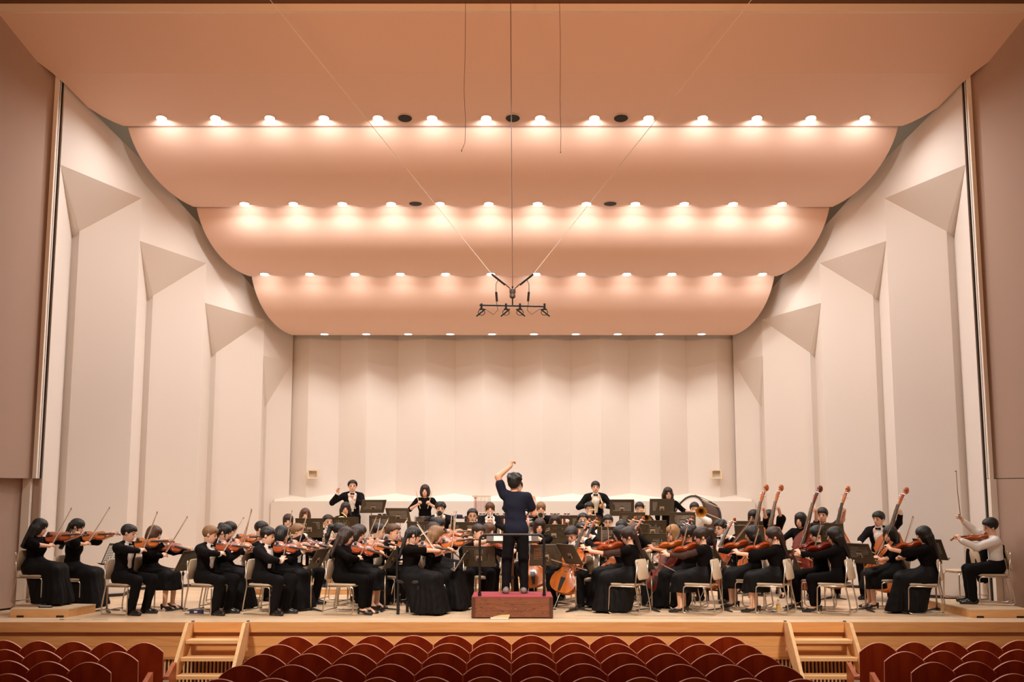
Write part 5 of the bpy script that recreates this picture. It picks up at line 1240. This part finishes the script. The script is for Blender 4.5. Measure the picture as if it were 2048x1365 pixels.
# conductor's desk
t = empty('conductor_desk', (X(1025, 17.35, .5), 17.35, 0)); tag(t, 'wide flat desk with an open score in front of the conductor', 'music desk')
b = MB(); b.box((0, 0, 0), (.80, .42, .014)); b.bbox((-.40, -.215, -.007), (.40, -.205, .03)); dk = obj('desk_top', b, M_stand, t, loc=(0, 0, 1.06), rot=(R_(14), 0, 0))
b = MB(); b.box((-.15, 0, .013), (.28, .36, .008)); obj('score_page', b, mat('score_paper', (.55, .50, .44), .8), dk); b = MB(); b.box((.15, 0, .013), (.28, .36, .008)); obj('score_page', b, mat('score_paper', (.55, .50, .44), .8), dk)
b = MB(); b.tube([(0, 0, .0), (0, 0, 1.05)], .022, 10); obj('column', b, mat('bronze_column', sr(120, 78, 52), .4, metal=.6), t, smooth=40)
b = MB(); b.tube([(0, 0, .46), (0, 0, .50)], .034, 10); obj('collar', b, M_blackm, t, smooth=40)
for k in range(4):
    link('leg', SD['leg'], t, M=RZ(45 + 90 * k) @ Matrix.Scale(1.2, 4))
# music stands ----------------------------------------------------------------
def stand_at(px, pyb, Y, fz, face, label, tilt=22, paper=False): return music_stand(X(px, Y, .9), Y, fz, face, label, h=max(.6, Z(pyb, Y) - fz), tilt=tilt, paper=paper)
for a in (
    (219, 1131, 17.0, 0, 218, 'stand with pale open music by the bare flat riser', 24, True),
    (368, 1142, 17.15, 0, 290, 'stand with dark desk beside the chair over the blue case', 28, False),
    (500, 1137, 18.9, 0, 228, 'stand with pale music behind the chair over the blue case', 26, True),
    (624, 1137, 17.15, 0, 282, 'stand at stage edge below the level-bowed violinist', 30, True),
    (771, 1137, 17.15, 0, 280, 'stand between buckled-heel violinist and black chair', 32, True),
    (909, 1143, 17.15, 0, 272, 'stand with edge-on desk just before the podium end', 32, True),
    (960, 1133, 17.5, 0, 8, 'slanted stand behind the podium rail on the violin side', 24, False),
    (1090, 1131, 17.45, 0, 352, 'stand behind the podium rail on the cello side, nearer one', 22, False),
    (1114, 1128, 18.0, 0, 345, 'stand behind the podium rail on the cello side, farther one', 22, False),
    (1151, 1128, 17.1, 0, 62, 'stand with curling music before the low-bending cellist', 30, True),
    (1302, 1137, 17.15, 0, 78, 'stand behind the lace-sleeved violist\'s chair', 30, True),
    (1442, 1135, 17.15, 0, 76, 'stand behind the sheer-sleeved violist\'s chair', 32, True),
    (1580, 1138, 17.3, 0, 62, 'stand behind the chair beside the tea bottle', 30, False),
    (1727, 1127, 17.15, 0, 58, 'stand behind the chair of the violist in trousers and pumps', 28, False),
    (1868, 1119, 17.15, 0, 56, 'stand between the caped violist and the jacket riser', 26, False),
    (1502, 1088, 19.4, 0, 22, 'stand in front of the inner bassists, nearer one', 24, False),
    (1500, 1078, 19.9, 0, 18, 'stand in front of the inner bassists, farther one', 24, False),
    (1660, 1084, 19.0, 0, 24, 'stand between the dark red bass and the amber bass', 24, False),
    (620, 1075, 20.0, .105, 6, 'stand before the two outermost horn players', 12, False),
    (692, 1070, 21.6, .21, 2, 'stand before the black-clad horn player under the triangle', 12, False),
    (765, 1068, 21.4, .21, 0, 'stand below the two tilted high stands', 12, False),
    (842, 1081, 20.4, .105, 358, 'stand below the snare drum', 12, False),
    (928, 1082, 20.3, .105, 358, 'stand before the bespectacled clarinettist', 12, False),
    (742, 1026, 23.0, .32, 338, 'high tilted stand beside the triangle player', 40, False),
    (800, 1046, 22.9, .32, 16, 'high tilted stand beside the snare drum', 30, False),
    (1107, 1087, 20.1, .105, 356, 'stand before the black-clad bassoonist', 12, False),
    (1165, 1066, 21.7, .21, 0, 'stand before the trombonist below the cymbals', 12, False),
    (1244, 1032, 23.1, .32, 0, 'stand at the back beside the cymbal player', 14, False),
    (1264, 1060, 21.7, .21, 0, 'stand before the trombonist between the high stands', 12, False),
    (1324, 1031, 22.9, .32, 0, 'high stand before the bass drummer', 14, False),
    (1365, 1060, 21.6, .21, 2, 'stand before the white-shirted trombonist', 12, False),
    (1222, 1092, 20.0, .105, 0, 'stand before the white-shirted bassoonist', 12, False),
    (1305, 1078, 20.4, .105, 2, 'stand between cello scrolls and dark red cello, farther one', 14, False),
    (1305, 1106, 19.3, 0, 4, 'stand between cello scrolls and dark red cello, nearer one', 14, False)):
    stand_at(*a[:4], a[4], 'music ' + a[5], a[6], a[7])
# spare chairs -----------------------------------------------------------------
chair(X(681, 22.9, .7), 22.9, .32, R_(180), 'empty beige chair back between horn stand and high stand')
chair(X(913, 23.0, .7), 23.0, .32, R_(180), 'empty beige chair behind the trumpeter under the snare drum')
jc = chair(X(1926, 17.75, .5), 17.75, .12, R_(100), 'beige tube chair with a black jacket over its back')
b = MB()
prof = [(-.24, -.30, .35), (-.245, -.295, .55), (-.235, -.29, .74), (-.20, -.275, .80), (.0, -.255, .81)]
f = Field((-.34, -.42, .1), (.34, -.08, .9), .016); f.cap((-.17, -.255, .76), (.17, -.255, .76), .05, .05, .03)
for sx in (-1, 1):
    f.cap((sx * .15, -.27, .74), (sx * .20, -.29, .30), .06, .05, .05); f.cap((sx * .19, -.24, .70), (sx * .24, -.22, .28), .045, .035, .03)
f.cap((0, -.28, .70), (0, -.30, .30), .06, .06, .06); Pv, Q = f.nets()
t = link('hung_jacket', np_mesh('hung_jacket', Pv, Q, [M_suit])); t.matrix_world = T(jc.location) @ RZ(100); tag(t, 'black suit jacket draped over the spare chair on the end riser', 'jacket')
# percussion -------------------------------------------------------------------
t = empty('snare_drum', (X(848, 23.15, 1.2), 23.15, .32)); tag(t, 'chrome and black snare drum on a stand at the back', 'snare drum'); z0 = Z(1047, 23.15) - .32; z1 = Z(1034, 23.15) - .32
b = MB(); b.lathe([(.175, z0), (.175, z1)], 28); obj('shell', b, mat('drum_shell_dark', (.10, .075, .06), .3), t, smooth=40)
b = MB(); b.lathe([(.17, z1 + .004), (.0, z1 + .005)], 28, close=True); obj('drum_head', b, mat('drum_skin', (.80, .74, .66), .6), t)
for zz in (z0, z1): b = MB(); b.lathe([(.178, zz - .012), (.188, zz - .012), (.188, zz + .010), (.178, zz + .010)], 28); obj('hoop', b, M_silver, t, smooth=40)
for k in range(8): a = k * math.pi / 4; b = MB(); b.tube([(.186 * math.cos(a), .186 * math.sin(a), z0), (.186 * math.cos(a), .186 * math.sin(a), z1)], .007, 6); obj('tension_lug', b, M_silver, t)
b = MB(); b.tube([(0, 0, .3), (0, 0, z0 - .02)], .013, 8); obj('stand_post', b, M_silver, t)
for k in range(3):
    a = k * 2.09 + .4; b = MB(); b.tube([(0, 0, .34), (.28 * math.cos(a), .28 * math.sin(a), 0.01)], .009, 6); obj('stand_leg', b, M_silver, t); b = MB(); b.tube([(0, 0, z0 - .08), (.15 * math.cos(a), .15 * math.sin(a), z0 - .01)], .008, 6); obj('cradle_arm', b, M_silver, t)
# bass drum
DC = V3((X(1378, 23.4, 1.3), 23.4, Z(1035, 23.4))); ax = V3((.80, .52, -.30)).normalized(); Md = Yto(DC, ax)
t = empty('bass_drum', M=Md); tag(t, 'large tilted bass drum with pale skin and dark shell', 'bass drum'); RD, LD = .45, .44; ym = YB
b = MB(); b.lathe([(RD, .02), (RD, LD)], 48, Md.inverted() @ Md @ ym, close=True); obj('shell', b, mat('walnut_shell', sr(74, 50, 40), .35, coat=.3), t, smooth=40)
for zz in (0.0, LD): b = MB(); b.lathe([(RD - .01, zz - .02), (RD + .02, zz - .02), (RD + .02, zz + .035), (RD - .01, zz + .035)], 48, ym, close=True); obj('hoop', b, mat('black_hoop', (.02, .016, .014), .35), t, smooth=40)
for zz in (0.0, LD + .01): b = MB(); b.lathe([(RD, zz), (0, zz)], 48, ym, close=True); obj('drum_head', b, MATS['drum_skin'], t)
for k in range(10): a = k * math.pi / 5 + .2; b = MB(); b.tube([((RD + .03) * math.cos(a), -.02, (RD + .03) * math.sin(a)), ((RD + .03) * math.cos(a), LD + .04, (RD + .03) * math.sin(a))], .008, 6); obj('tension_rod', b, M_silver, t)
iv = Md.inverted(); g0 = DC + ax * .22
for dx, dy in ((-.42, -.30), (.42, -.30), (-.42, .30), (.42, .30)):
    p = V3((g0.x + dx, g0.y + dy, .33)); q = V3((g0.x + dx * .85, g0.y + dy * .6, DC.z - .15)); b = MB(); b.tube([iv @ p, iv @ q], .018, 8); obj('stand_leg', b, M_blackm, t)
for sx in (-1, 1):
    b = MB(); b.tube([iv @ V3((g0.x + sx * .42, g0.y - .30, .37)), iv @ V3((g0.x + sx * .42, g0.y + .30, .37))], .015, 8); obj('stand_rail', b, M_blackm, t)
    b = MB(); b.tube([iv @ V3((g0.x - .42, g0.y + sx * .30, .45)), iv @ V3((g0.x + .42, g0.y + sx * .30, .45))], .015, 8); obj('stand_rail', b, M_blackm, t)
# mark tree chimes
yc = 23.2; zt = Z(994, yc); t = empty('bar_chimes', (X(963, yc, 1.6), yc, .32)); tag(t, 'bar chimes with reddish tubes hanging from a pale bar', 'chimes'); zt -= .32
b = MB(); b.bbox((-.19, -.015, zt - .012), (.19, .015, zt + .022)); obj('bar', b, M_bridge, t)
for k in range(12): x = -.15 + .03 * k; L_ = .30; b = MB(); b.tube([(x, 0, zt - .015), (x, 0, zt - .02 - L_)], .0062, 6); obj('chime_tube', b, mat('copper_tube', sr(196, 96, 66), .3, metal=.7), t)
b = MB(); b.tube([(-.12, .03, .0), (-.12, .03, zt + .03)], .011, 8); obj('stand_post', b, M_silver, t)
b = MB(); b.tube([(-.14, .03, zt - .03), (-.09, .0, zt + .005)], .016, 8); obj('clamp', b, M_silver, t)
for k in range(3): a = k * 2.09; b = MB(); b.tube([(-.12, .03, .22), (-.12 + .24 * math.cos(a), .03 + .24 * math.sin(a), .01)], .009, 6); obj('stand_leg', b, M_silver, t)
# marimba
ym_ = 23.35; xa, xb = X(932, ym_, 1), X(1140, ym_, 1); t = empty('marimba', ((xa + xb) / 2, ym_, .32)); tag(t, 'long marimba with dark bars and orange tubes behind the conductor', 'marimba'); zt = Z(1033, ym_) - .32; w2 = (xb - xa) / 2
M_rose = wood('rosewood_bar', sr(58, 26, 16), sr(90, 42, 26), scale=8, stretch=(3, .6, 3), rough=.35); M_reso = mat('orange_brass_tube', sr(196, 108, 52), .3, metal=.6)
n_ = 30
for k in range(n_):
    x = -w2 + .05 + (2 * w2 - .1) * k / (n_ - 1); l = .40 - .18 * k / n_
    b = MB(); b.bbox((x - .028, -l / 2 - .08, zt), (x + .028, l / 2 - .08, zt + .022)); obj('tone_bar', b, M_rose, t)
    if k % 7 not in (2, 6): b = MB(); b.bbox((x + .006, .14, zt + .03), (x + .058, .14 + l * .7, zt + .052)); obj('upper_bar', b, M_rose, t)
    b = MB(); b.tube([(x, -.08, zt - .03), (x, -.08, zt - .55 + .33 * k / n_)], .026, 10); obj('resonator_tube', b, M_reso, t, smooth=50)
for yy in (-.27, .38): b = MB(); b.bbox((-w2, yy, zt - .05), (w2, yy + .025, zt + .0)); obj('frame_rail', b, M_blackm, t)
for sx in (-1, 1): b = MB(); b.bbox((sx * w2 - .03, -.28, .0), (sx * w2 + .03, .40, .06)); b.bbox((sx * w2 - .03, -.05, .05), (sx * w2 + .03, .12, zt)); obj('end_frame', b, M_blackm, t)
# trap tables
for pa, pb, py, yy, lab in ((741, 783, 1031, 23.7, 'low black trap table between the two high stands'), (884, 928, 1035, 23.9, 'cloth-covered percussion table behind the trumpeter')):
    xa, xb = X(pa, yy, 1.2), X(pb, yy, 1.2); zt = Z(py, yy) - .32; t = empty('trap_table', ((xa + xb) / 2, yy, .32)); tag(t, lab, 'table', 'percussion tables'); w2 = (xb - xa) / 2
    b = MB(); b.bbox((-w2, -.2, zt - .03), (w2, .2, zt)); obj('table_top', b, M_blackm, t)
    b = MB(); b.tube([(0, 0, .02), (0, 0, zt - .03)], .016, 8); obj('column', b, M_blackm, t)
    for k in range(3): a = k * 2.09 + .5; b = MB(); b.tube([(0, 0, .2), (.25 * math.cos(a), .25 * math.sin(a), .012)], .011, 6); obj('table_leg', b, M_blackm, t)
yy = 23.7; zt = Z(1031, yy)
t = empty('castanets', (X(764, yy, 1.2), yy, zt)); tag(t, 'small dark hand percussion lying on the low trap table', 'castanets')
for sx in (-1, 1): b = MB(); b.ell((sx * .05, 0, .016), (.045, .04, .016), 10, 6); obj('shell', b, M_ebony, t, smooth='all')
yy = 23.9; zt = Z(1035, yy)
f = Field((-.3, -.2, -.03), (.3, .2, .08), .012); f.cap((-.2, -.05, .018), (.16, -.05, .018), .016, .016, .03); f.cap((-.2, .08, .015), (.18, .06, .015), .02, .018, .05); f.cap((.08, -.04, .03), (.19, .02, .025), .03, .028, .03); g = f.full(); f.v = np.maximum(f.v, -g[2]); Pv, Q = f.nets()
t = link('folded_cloth', np_mesh('folded_cloth', Pv, Q, [mat('navy_cloth', (.02, .025, .07), .85, bump=.4, bscale=30)])); t.location = (X(905, yy, 1.2), yy, zt); tag(t, 'crumpled navy cloth on the percussion table', 'cloth')
# small things on the stage floor ----------------------------------------------
p = on_z(393, 1229, 0); t = empty('blue_case', p, .05); tag(t, 'small navy blue case lying under a front violin chair', 'case'); b = MB(); pl = rbox(.19, .11, .05, .02); b.prism(pl, 0, .035); obj('lower_shell', b, mat('navy_case', sr(34, 44, 84), .6), t); b = MB(); b.prism(pl, .037, .062); obj('lid', b, MATS['navy_case'], t); b = MB(); b.bbox((-.025, -.062, .025), (.025, -.053, .05)); obj('latch', b, M_silver, t)
p = on_z(1557, 1225, 0); t = empty('tea_bottle', p); tag(t, 'clear plastic bottle of yellow tea on the stage floor', 'bottle')
b = MB(); b.lathe([(.027, 0), (.031, .012), (.031, .10), (.027, .115)], 16); obj('tea', b, mat('yellow_tea', sr(214, 150, 30), .2), t, smooth=40)
b = MB(); b.lathe([(.0315, .04), (.0325, .045), (.0325, .085), (.0315, .09)], 16, close=True); obj('label_band', b, mat('bottle_label', sr(235, 190, 40), .5, var=.4, vscale=60), t, smooth=40)
b = MB(); b.lathe([(.0325, .002), (.0325, .118), (.016, .15), (.013, .165)], 16, close=True)
gm = mat('clear_plastic', (.95, .93, .9), .08, alpha=.22); obj('bottle_wall', b, gm, t, smooth=40); b = MB(); b.lathe([(.015, .163), (.015, .183)], 14); obj('cap', b, mat('white_cap', (.85, .82, .78), .5), t)
p = on_z(1545, 1225, 0); t = empty('tissue_pack', p, .4); tag(t, 'crumpled pale packet lying beside the tea bottle', 'packet'); b = MB(); b.grid([[(-.08 + .04 * i, -.05 + .033 * j, .008 + .012 * ((i * 3 + j * 5) % 4) / 3) for i in range(5)] for j in range(4)]); b.grid([[(-.08 + .04 * i, -.05 + .033 * j, .001) for i in range(5)] for j in range(4)]); obj('wrapper', b, mat('packet_film', (.62, .55, .48), .35, var=.4, vscale=20), t, smooth=60)
p = on_z(999, 1238.5, 0); t = empty('score_book', p, .03); tag(t, 'closed maroon score lying against the podium front', 'score'); b = MB(); b.bbox((-.13, -.06, 0), (.13, .09, .004)); obj('cover', b, mat('maroon_cover', sr(120, 40, 36), .6), t); b = MB(); b.bbox((-.127, -.057, .004), (.127, .087, .018)); obj('pages', b, M_paper, t)
t = empty('open_score', p + V3((.03, .03, .019)), -.08); tag(t, 'thin yellowed score leaning on the closed maroon one', 'score'); b = MB(); b.add([(-.12, -.05, 0), (.11, -.05, .0), (.12, .06, .05), (-.11, .06, .012), (-.12, -.05, .006), (.11, -.05, .008), (.12, .06, .060), (-.11, .06, .020)], [(0, 1, 2, 3), (4, 7, 6, 5), (0, 4, 5, 1), (1, 5, 6, 2), (2, 6, 7, 3), (3, 7, 4, 0)]); obj('pages', b, mat('yellow_paper', sr(214, 190, 130), .8), t)
p = on_z(91, 1216, .12); t = empty('pencil_case', p); tag(t, 'dark flat case with pale top on the bare flat riser edge', 'case'); b = MB(); b.prism(rbox(.19, .07, .03, .012), 0, .018); obj('lower_shell', b, M_ebony, t); b = MB(); b.prism(rbox(.16, .05, .03, .012), .018, .026); obj('lid', b, mat('pale_lid', (.62, .58, .56), .4), t)
t = empty('blue_bag', (X(1861, 17.6, .6), 17.6, .0)); tag(t, 'pale blue cloth bag beside the caped violist\'s chair', 'bag')
f = Field((-.16, -.12, .3), (.16, .12, .95), .012); f.ell((0, 0, .52), (.10, .05, .13), k=.03); f.cap((0, 0, .60), (.01, 0, .72), .05, .02, .05); Pv, Q = f.nets(); link('bag_body', np_mesh('bag_body', Pv, Q, [mat('pale_blue_cloth', sr(140, 190, 214), .8, bump=.3, bscale=30)]), t); b = MB(); b.tube([(0, 0, .70), (.03, 0, .80), (.08, 0, .72)], .008, 6); obj('strap', b, MATS['pale_blue_cloth'], t)
for px, py, w_, c in ((98, 1240, .42, (.80, .72, .62)), (140, 1240, .30, (.60, .50, .42)), (200, 1240, .22, (.55, .47, .40)), (614, 1239, .22, (.62, .52, .44)), (1437, 1239, .25, (.62, .52, .44)), (1925, 1240, .40, (.80, .72, .62)), (2010, 1240, .5, (.80, .72, .62))):  # worn patches and floor reflections, painted as flat strips
    p = on_z(px, py, .002); b = MB(); b.bbox((-w_ / 2, -.02, 0), (w_ / 2, .02, .002)); o = obj('wear_gloss_mark', b, mat('worn_gloss_%d' % int(c[0] * 100), c, .6), loc=p); tag(o, '%s painted wear and reflection mark at stage edge, %s' % ('pale' if c[0] > .6 else 'grey', {98: 'before the bare flat riser', 140: 'just right of the bare flat riser', 200: 'before the stand with pale music', 614: 'before the edge-on stand', 1437: 'before the sheer-sleeved violist', 1925: 'before the jacket riser corner', 2010: 'before the jacket riser front'}[px]), 'worn_gloss', 'painted wear and reflection marks on the stage floor')
# stairs -----------------------------------------------------------------------
for nm, xa, xb, lab in (('l', -4.44, -3.62, 'wooden steps up to the stage on the violin side'), ('r', 3.72, 4.60, 'wooden steps up to the stage on the viola side')):
    t = empty('stage_steps', ((xa + xb) / 2, 15.3, -.95)); tag(t, lab, 'steps', 'wooden stage steps'); w2 = (xb - xa) / 2; t_ = .045
    for sx in (-1, 1):
        b = MB(); x0 = sx * w2 - (t_ if sx > 0 else 0)
        pr = [(.345, .955), (.345, .70), (-.66, .0), (-.86, .0), (-.80, .06), (.12, .965)]     # y, z of the slanted board
        vs = [(x0, y, z) for y, z in pr] + [(x0 + t_, y, z) for y, z in pr]; n = len(pr)
        b.add(vs, [list(range(n)), list(reversed(range(n, 2 * n)))] + [(i, n + i, n + (i + 1) % n, (i + 1) % n) for i in range(n)]); obj('stringer', b, M_oakl, t)
        b = MB(); b.bbox((sx * (w2 - .03) - .012, .33, .945), (sx * (w2 - .03) + .012, .42, .965)); obj('hook', b, M_ebony, t)
    for k in range(4):
        z = .75 - .2 * k; y = .12 - .2 * k; b = MB(); b.bbox((-w2 + t_, y - .13, z - .042), (w2 - t_, y + .12, z)); obj('tread', b, M_oakl, t)
        if k == 0: b = MB(); b.bbox((-w2 + t_, y + .09, z - .10), (w2 - t_, y + .115, z - .045)); obj('cleat', b, M_oak, t)
# hanging microphone array -----------------------------------------------------
ymc = 14.9; zb = Z(612, ymc); xc = X(1025, ymc, zb)
t = empty('microphone_array', (xc, ymc, zb)); tag(t, 'black hanging microphone array with four clipped microphones over the orchestra', 'microphones')
k_ = 1 / 147.
b = MB(); b.tube([(-66 * k_, 0, .01), (66 * k_, 0, -.01)], .012, 8); obj('cross_tube', b, M_blackm, t, smooth=40)
M_grey = mat('grey_housing', sr(96, 78, 68), .5)
b = MB(); b.lathe([(.02, .10), (.042, .12), (.042, .155), (.036, .165), (.042, .175), (.042, .225), (.018, .24)], 14); obj('junction_housing', b, M_grey, t, smooth=40)
b = MB(); b.tube([(0, 0, -.01), (0, 0, .10)], .010, 8); b.tube([(0, 0, .24), (0, 0, .27)], .012, 8); obj('swivel', b, M_blackm, t, smooth=40)
for px, sg in ((-62, -1), (-13, -1), (15, 1), (64, 1)):
    x = px * k_
    b = MB(); b.tube([(x, 0, .03), (x, 0, -.05)], .015, 8); b.tube([(x - .03, 0, -.045), (x + .03, 0, -.045)], .008, 6); obj('clip', b, M_blackm, t, smooth=40)
    b = MB(); b.tube([(x + sg * -.05, .0, -.045), (x + sg * .07, -.0, -.145)] if sg > 0 else [(x + .05, 0, -.045), (x - .07, 0, -.145)], .011, 8); obj('microphone', b, M_blackm, t, smooth=40)
    b = MB(); b.tube([(x + .045 * math.cos(a), .005, -.09 + .04 * math.sin(a)) for a in [2 * math.pi * i / 12 for i in range(13)]], .006, 5); obj('shock_mount', b, M_blackm, t, smooth='all')
for sg in (-1, 1):
    b = MB(); b.tube([(sg * .03, 0, .235), (sg * .10, 0, .30)], .008, 6); obj('shackle', b, M_silver, t); b = MB(); b.tube([(sg * .10, 0, .29), (sg * .285, 0, .44)], .015, 8); obj('strain_bar', b, M_blackm, t, smooth=40)
    b = MB(); b.tube([(sg * .19, 0, .37), (sg * .225, 0, .30), (sg * .225, 0, .18), (sg * .215, 0, .03), (sg * .20, 0, -.06), (sg * .26, 0, -.12), (sg * .36, 0, -.05), (sg * .42, 0, -.05)], .005, 5); obj('signal_cable', b, M_grey, t, smooth='all')
    b = MB(); b.tube([(sg * .222, 0, .19), (sg * .212, 0, .06)], .016, 8); obj('inline_connector', b, M_blackm, t, smooth=40)
    e0 = V3((X(540 if sg < 0 else 1503, ymc, 8.6) - xc, 0, Z(0, ymc) - zb)); s0 = V3((sg * .285, 0, .44)); e1 = s0 + (e0 - s0) * ((10.0 - zb - s0.z) / (e0.z - s0.z))
    b = MB(); b.tube([s0, e1], .0045, 5); obj('guy_cable', b, mat('pale_cable', (.95, .85, .75), .5), t)
b = MB(); b.tube([(0, 0, .27), (X(1019, ymc, 8.6) - X(1024, ymc, zb), 0, 10.0 - zb)], .006, 5); obj('main_cable', b, mat('dark_cable', sr(110, 70, 48), .5), t)
for px, pts, lab in ((930, ((931, 0), (930, 120), (928, 180), (931, 240), (930, 285), (923, 302)), 'thin loose wire dangling before the ceiling, nearer the horn side'), (1120, ((1119, 0), (1121, 100), (1120, 200), (1122, 270), (1121, 305)), 'thin loose wire dangling before the ceiling, nearer the bassoon side')):
    b = MB(); P_ = [V3((X(a, ymc, Z(c, ymc)), ymc, Z(c, ymc))) for a, c in pts]; P_ = [P_[0] + V3((0, 0, 10.0 - P_[0].z))] + P_; o_ = P_[-1].copy()
    b.tube([q - o_ for q in P_], .0032, 4); b.ell((0, 0, 0), (.008, .008, .012), 6, 4); o = obj('hanging_wire', b, MATS['dark_cable'], loc=o_); tag(o, lab, 'wire', 'loose wires above the stage')
# ================================================================== AUDIENCE SEATS
M_ply = wood('seat_plywood', sr(126, 34, 6), sr(154, 56, 12), scale=3, stretch=(2, 2, .5), rough=.5, spec=.2)
M_plye = mat('seat_ply_edge', sr(222, 150, 120), .5)
M_plum = mat('plum_cushion', sr(150, 58, 70), .9, bump=.3, bscale=200)
M_arm = wood('seat_end_wood', sr(150, 66, 18), sr(180, 86, 30), scale=4, stretch=(2, 2, .5), rough=.4)
def seat_back(w, lean=8.):
    n = 14; hw = w / 2 - .004; zs = .80; ap = .122
    arc = [(-hw + 2 * hw * i / n, zs + ap * (1 - (2 * i / n - 1) ** 2 * 1.0)) for i in range(n + 1)]
    poly = [(-hw, .30)] + arc + [(hw, .30)]
    b = MB(); m = len(poly); Mx = RX(90)
    inn = [(x * .987, .30 + (z - .30) * .9925 if z > .31 else z) for x, z in poly]
    sh = lambda z: math.tan(R_(lean)) * (z - .30)
    yb = lambda x, z: -.5 * 0 - sh(z) - .035 * (1 - (x / hw) ** 2)
    b.cur = 0; vs = [(x, yb(x, z), z) for x, z in inn]; c = len(vs)
    # back shell as strips so that it can bow gently
    cols = list(range(1, m - 1)); rows = []
    for f_ in (0, .25, .5, .75, 1.): rows.append([(inn[i][0], yb(inn[i][0], .30 + (inn[i][1] - .30) * f_), .30 + (inn[i][1] - .30) * f_) for i in cols])
    b.grid(rows)
    b.cur = 1; top_i = rows[-1]; outer = [(poly[i][0], yb(*poly[i]) + .006, poly[i][1]) for i in cols]; fr_ = [(poly[i][0], yb(*poly[i]) + .024, poly[i][1]) for i in cols]
    b.grid([top_i, outer, fr_])
    for col in (0, -1):
        L_ = [r[col] for r in rows]; s_ = 1 if col else -1
        b.grid([L_, [(s_ * hw, p[1] + .006, p[2]) for p in L_], [(s_ * hw, p[1] + .024, p[2]) for p in L_]])
    b.cur = 2; b.grid([[(p[0] * .97, p[1] + .028, p[2] - .012) for p in r] for r in rows])
    return b
SEAT = {}
for w in (.5, .462):
    SEAT[w] = seat_back(w).mesh('backrest', [M_ply, M_plye, M_plum], 40)
SEAT['c'] = pad(.42, .40, .09, .05, T((0, .20, .36))).mesh('cushion', M_plum, 50)
SEAT['post'] = MB().box((0, .12, .19), (.05, .30, .38)).mesh('pedestal', M_blackm)
def end_panel(): 
    b = MB(); pr = [(-.10, .0), (.42, .0), (.44, .30), (.43, .585), (.41, .60), (-.08, .50)]; n = len(pr)
    b.add([(-.028, y, z) for y, z in pr] + [(.028, y, z) for y, z in pr], [list(range(n)), list(reversed(range(n, 2 * n)))] + [(i, n + i, n + (i + 1) % n, (i + 1) % n) for i in range(n)]); return b
SEAT['end'] = end_panel().mesh('end_panel', M_arm); SEAT['arm'] = MB().box((0, .12, .545), (.05, .34, .03)).mesh('armrest', M_arm)
SEAT['num'] = MB().bbox((-.035, -.012, .40), (.035, -.006, .46)).mesh('number_plate', mat('plate_ivory', (.68, .58, .44), .5))
def aud_seat(x, y, ztop, rz, w, label, end=0):
    t = empty('audience_seat', (x, y, ztop - .922), rz); tag(t, label, 'seat', 'audience seats')
    link('backrest', SEAT[w], t); link('cushion', SEAT['c'], t); link('pedestal', SEAT['post'], t)
    if end:
        e = link('end_panel', SEAT['end'], t, loc=(end * (w / 2 + .035), .05, .0))
        b = link('number_plate', SEAT['num'], e, loc=(0, -.085, .0)); b['label'] = 'small ivory plate with worn marking'
        for i_, dx in enumerate((-.015, .006)):
            pass
ROWP = [(78.3, 1271), (83.7, 1287), (89.5, 1306), (96.8, 1328), (105.0, 1354.5)]
SIDE = [(1284, 5), (1301, 5), (1322, 5), (1347.5, 4)]
RN = ['row nearest the stage', 'second row', 'third row', 'fourth row', 'fifth row']
for r, (pt, py) in enumerate(ROWP):
    D = FPX * .5 / pt; v = -(py - 682.5) / FPX * D; y = D * math.cos(PITCH) - v * math.sin(PITCH); zt = EYE + D * math.sin(PITCH) + v * math.cos(PITCH)
    for k in range(-6, 6):
        x = -.02 + (k + .5) * .5; q = abs(k + .5); yy = y - .004 * q * q
        aud_seat(x, yy + .11, zt, -R_(.5) * (k + .5), .5, 'red-brown audience seat, %s, middle block, %s from the violin-side aisle' % (RN[r], ORD[k + 6]), 0)
    for sx in (-1, 1):
        nseat = 7
        for k in range(nseat):
            xs = 4.5 + .455 * k
            yy = y - .62 + .055 * k; 
            aud_seat(sx * xs - .02, yy + .11, zt - .012, -sx * R_(6.5), .462, 'red-brown audience seat, %s, %s block, %s from the aisle' % (RN[r], 'violin-side' if sx < 0 else 'viola-side', ORD[k]), (-sx if k == 0 else 0))
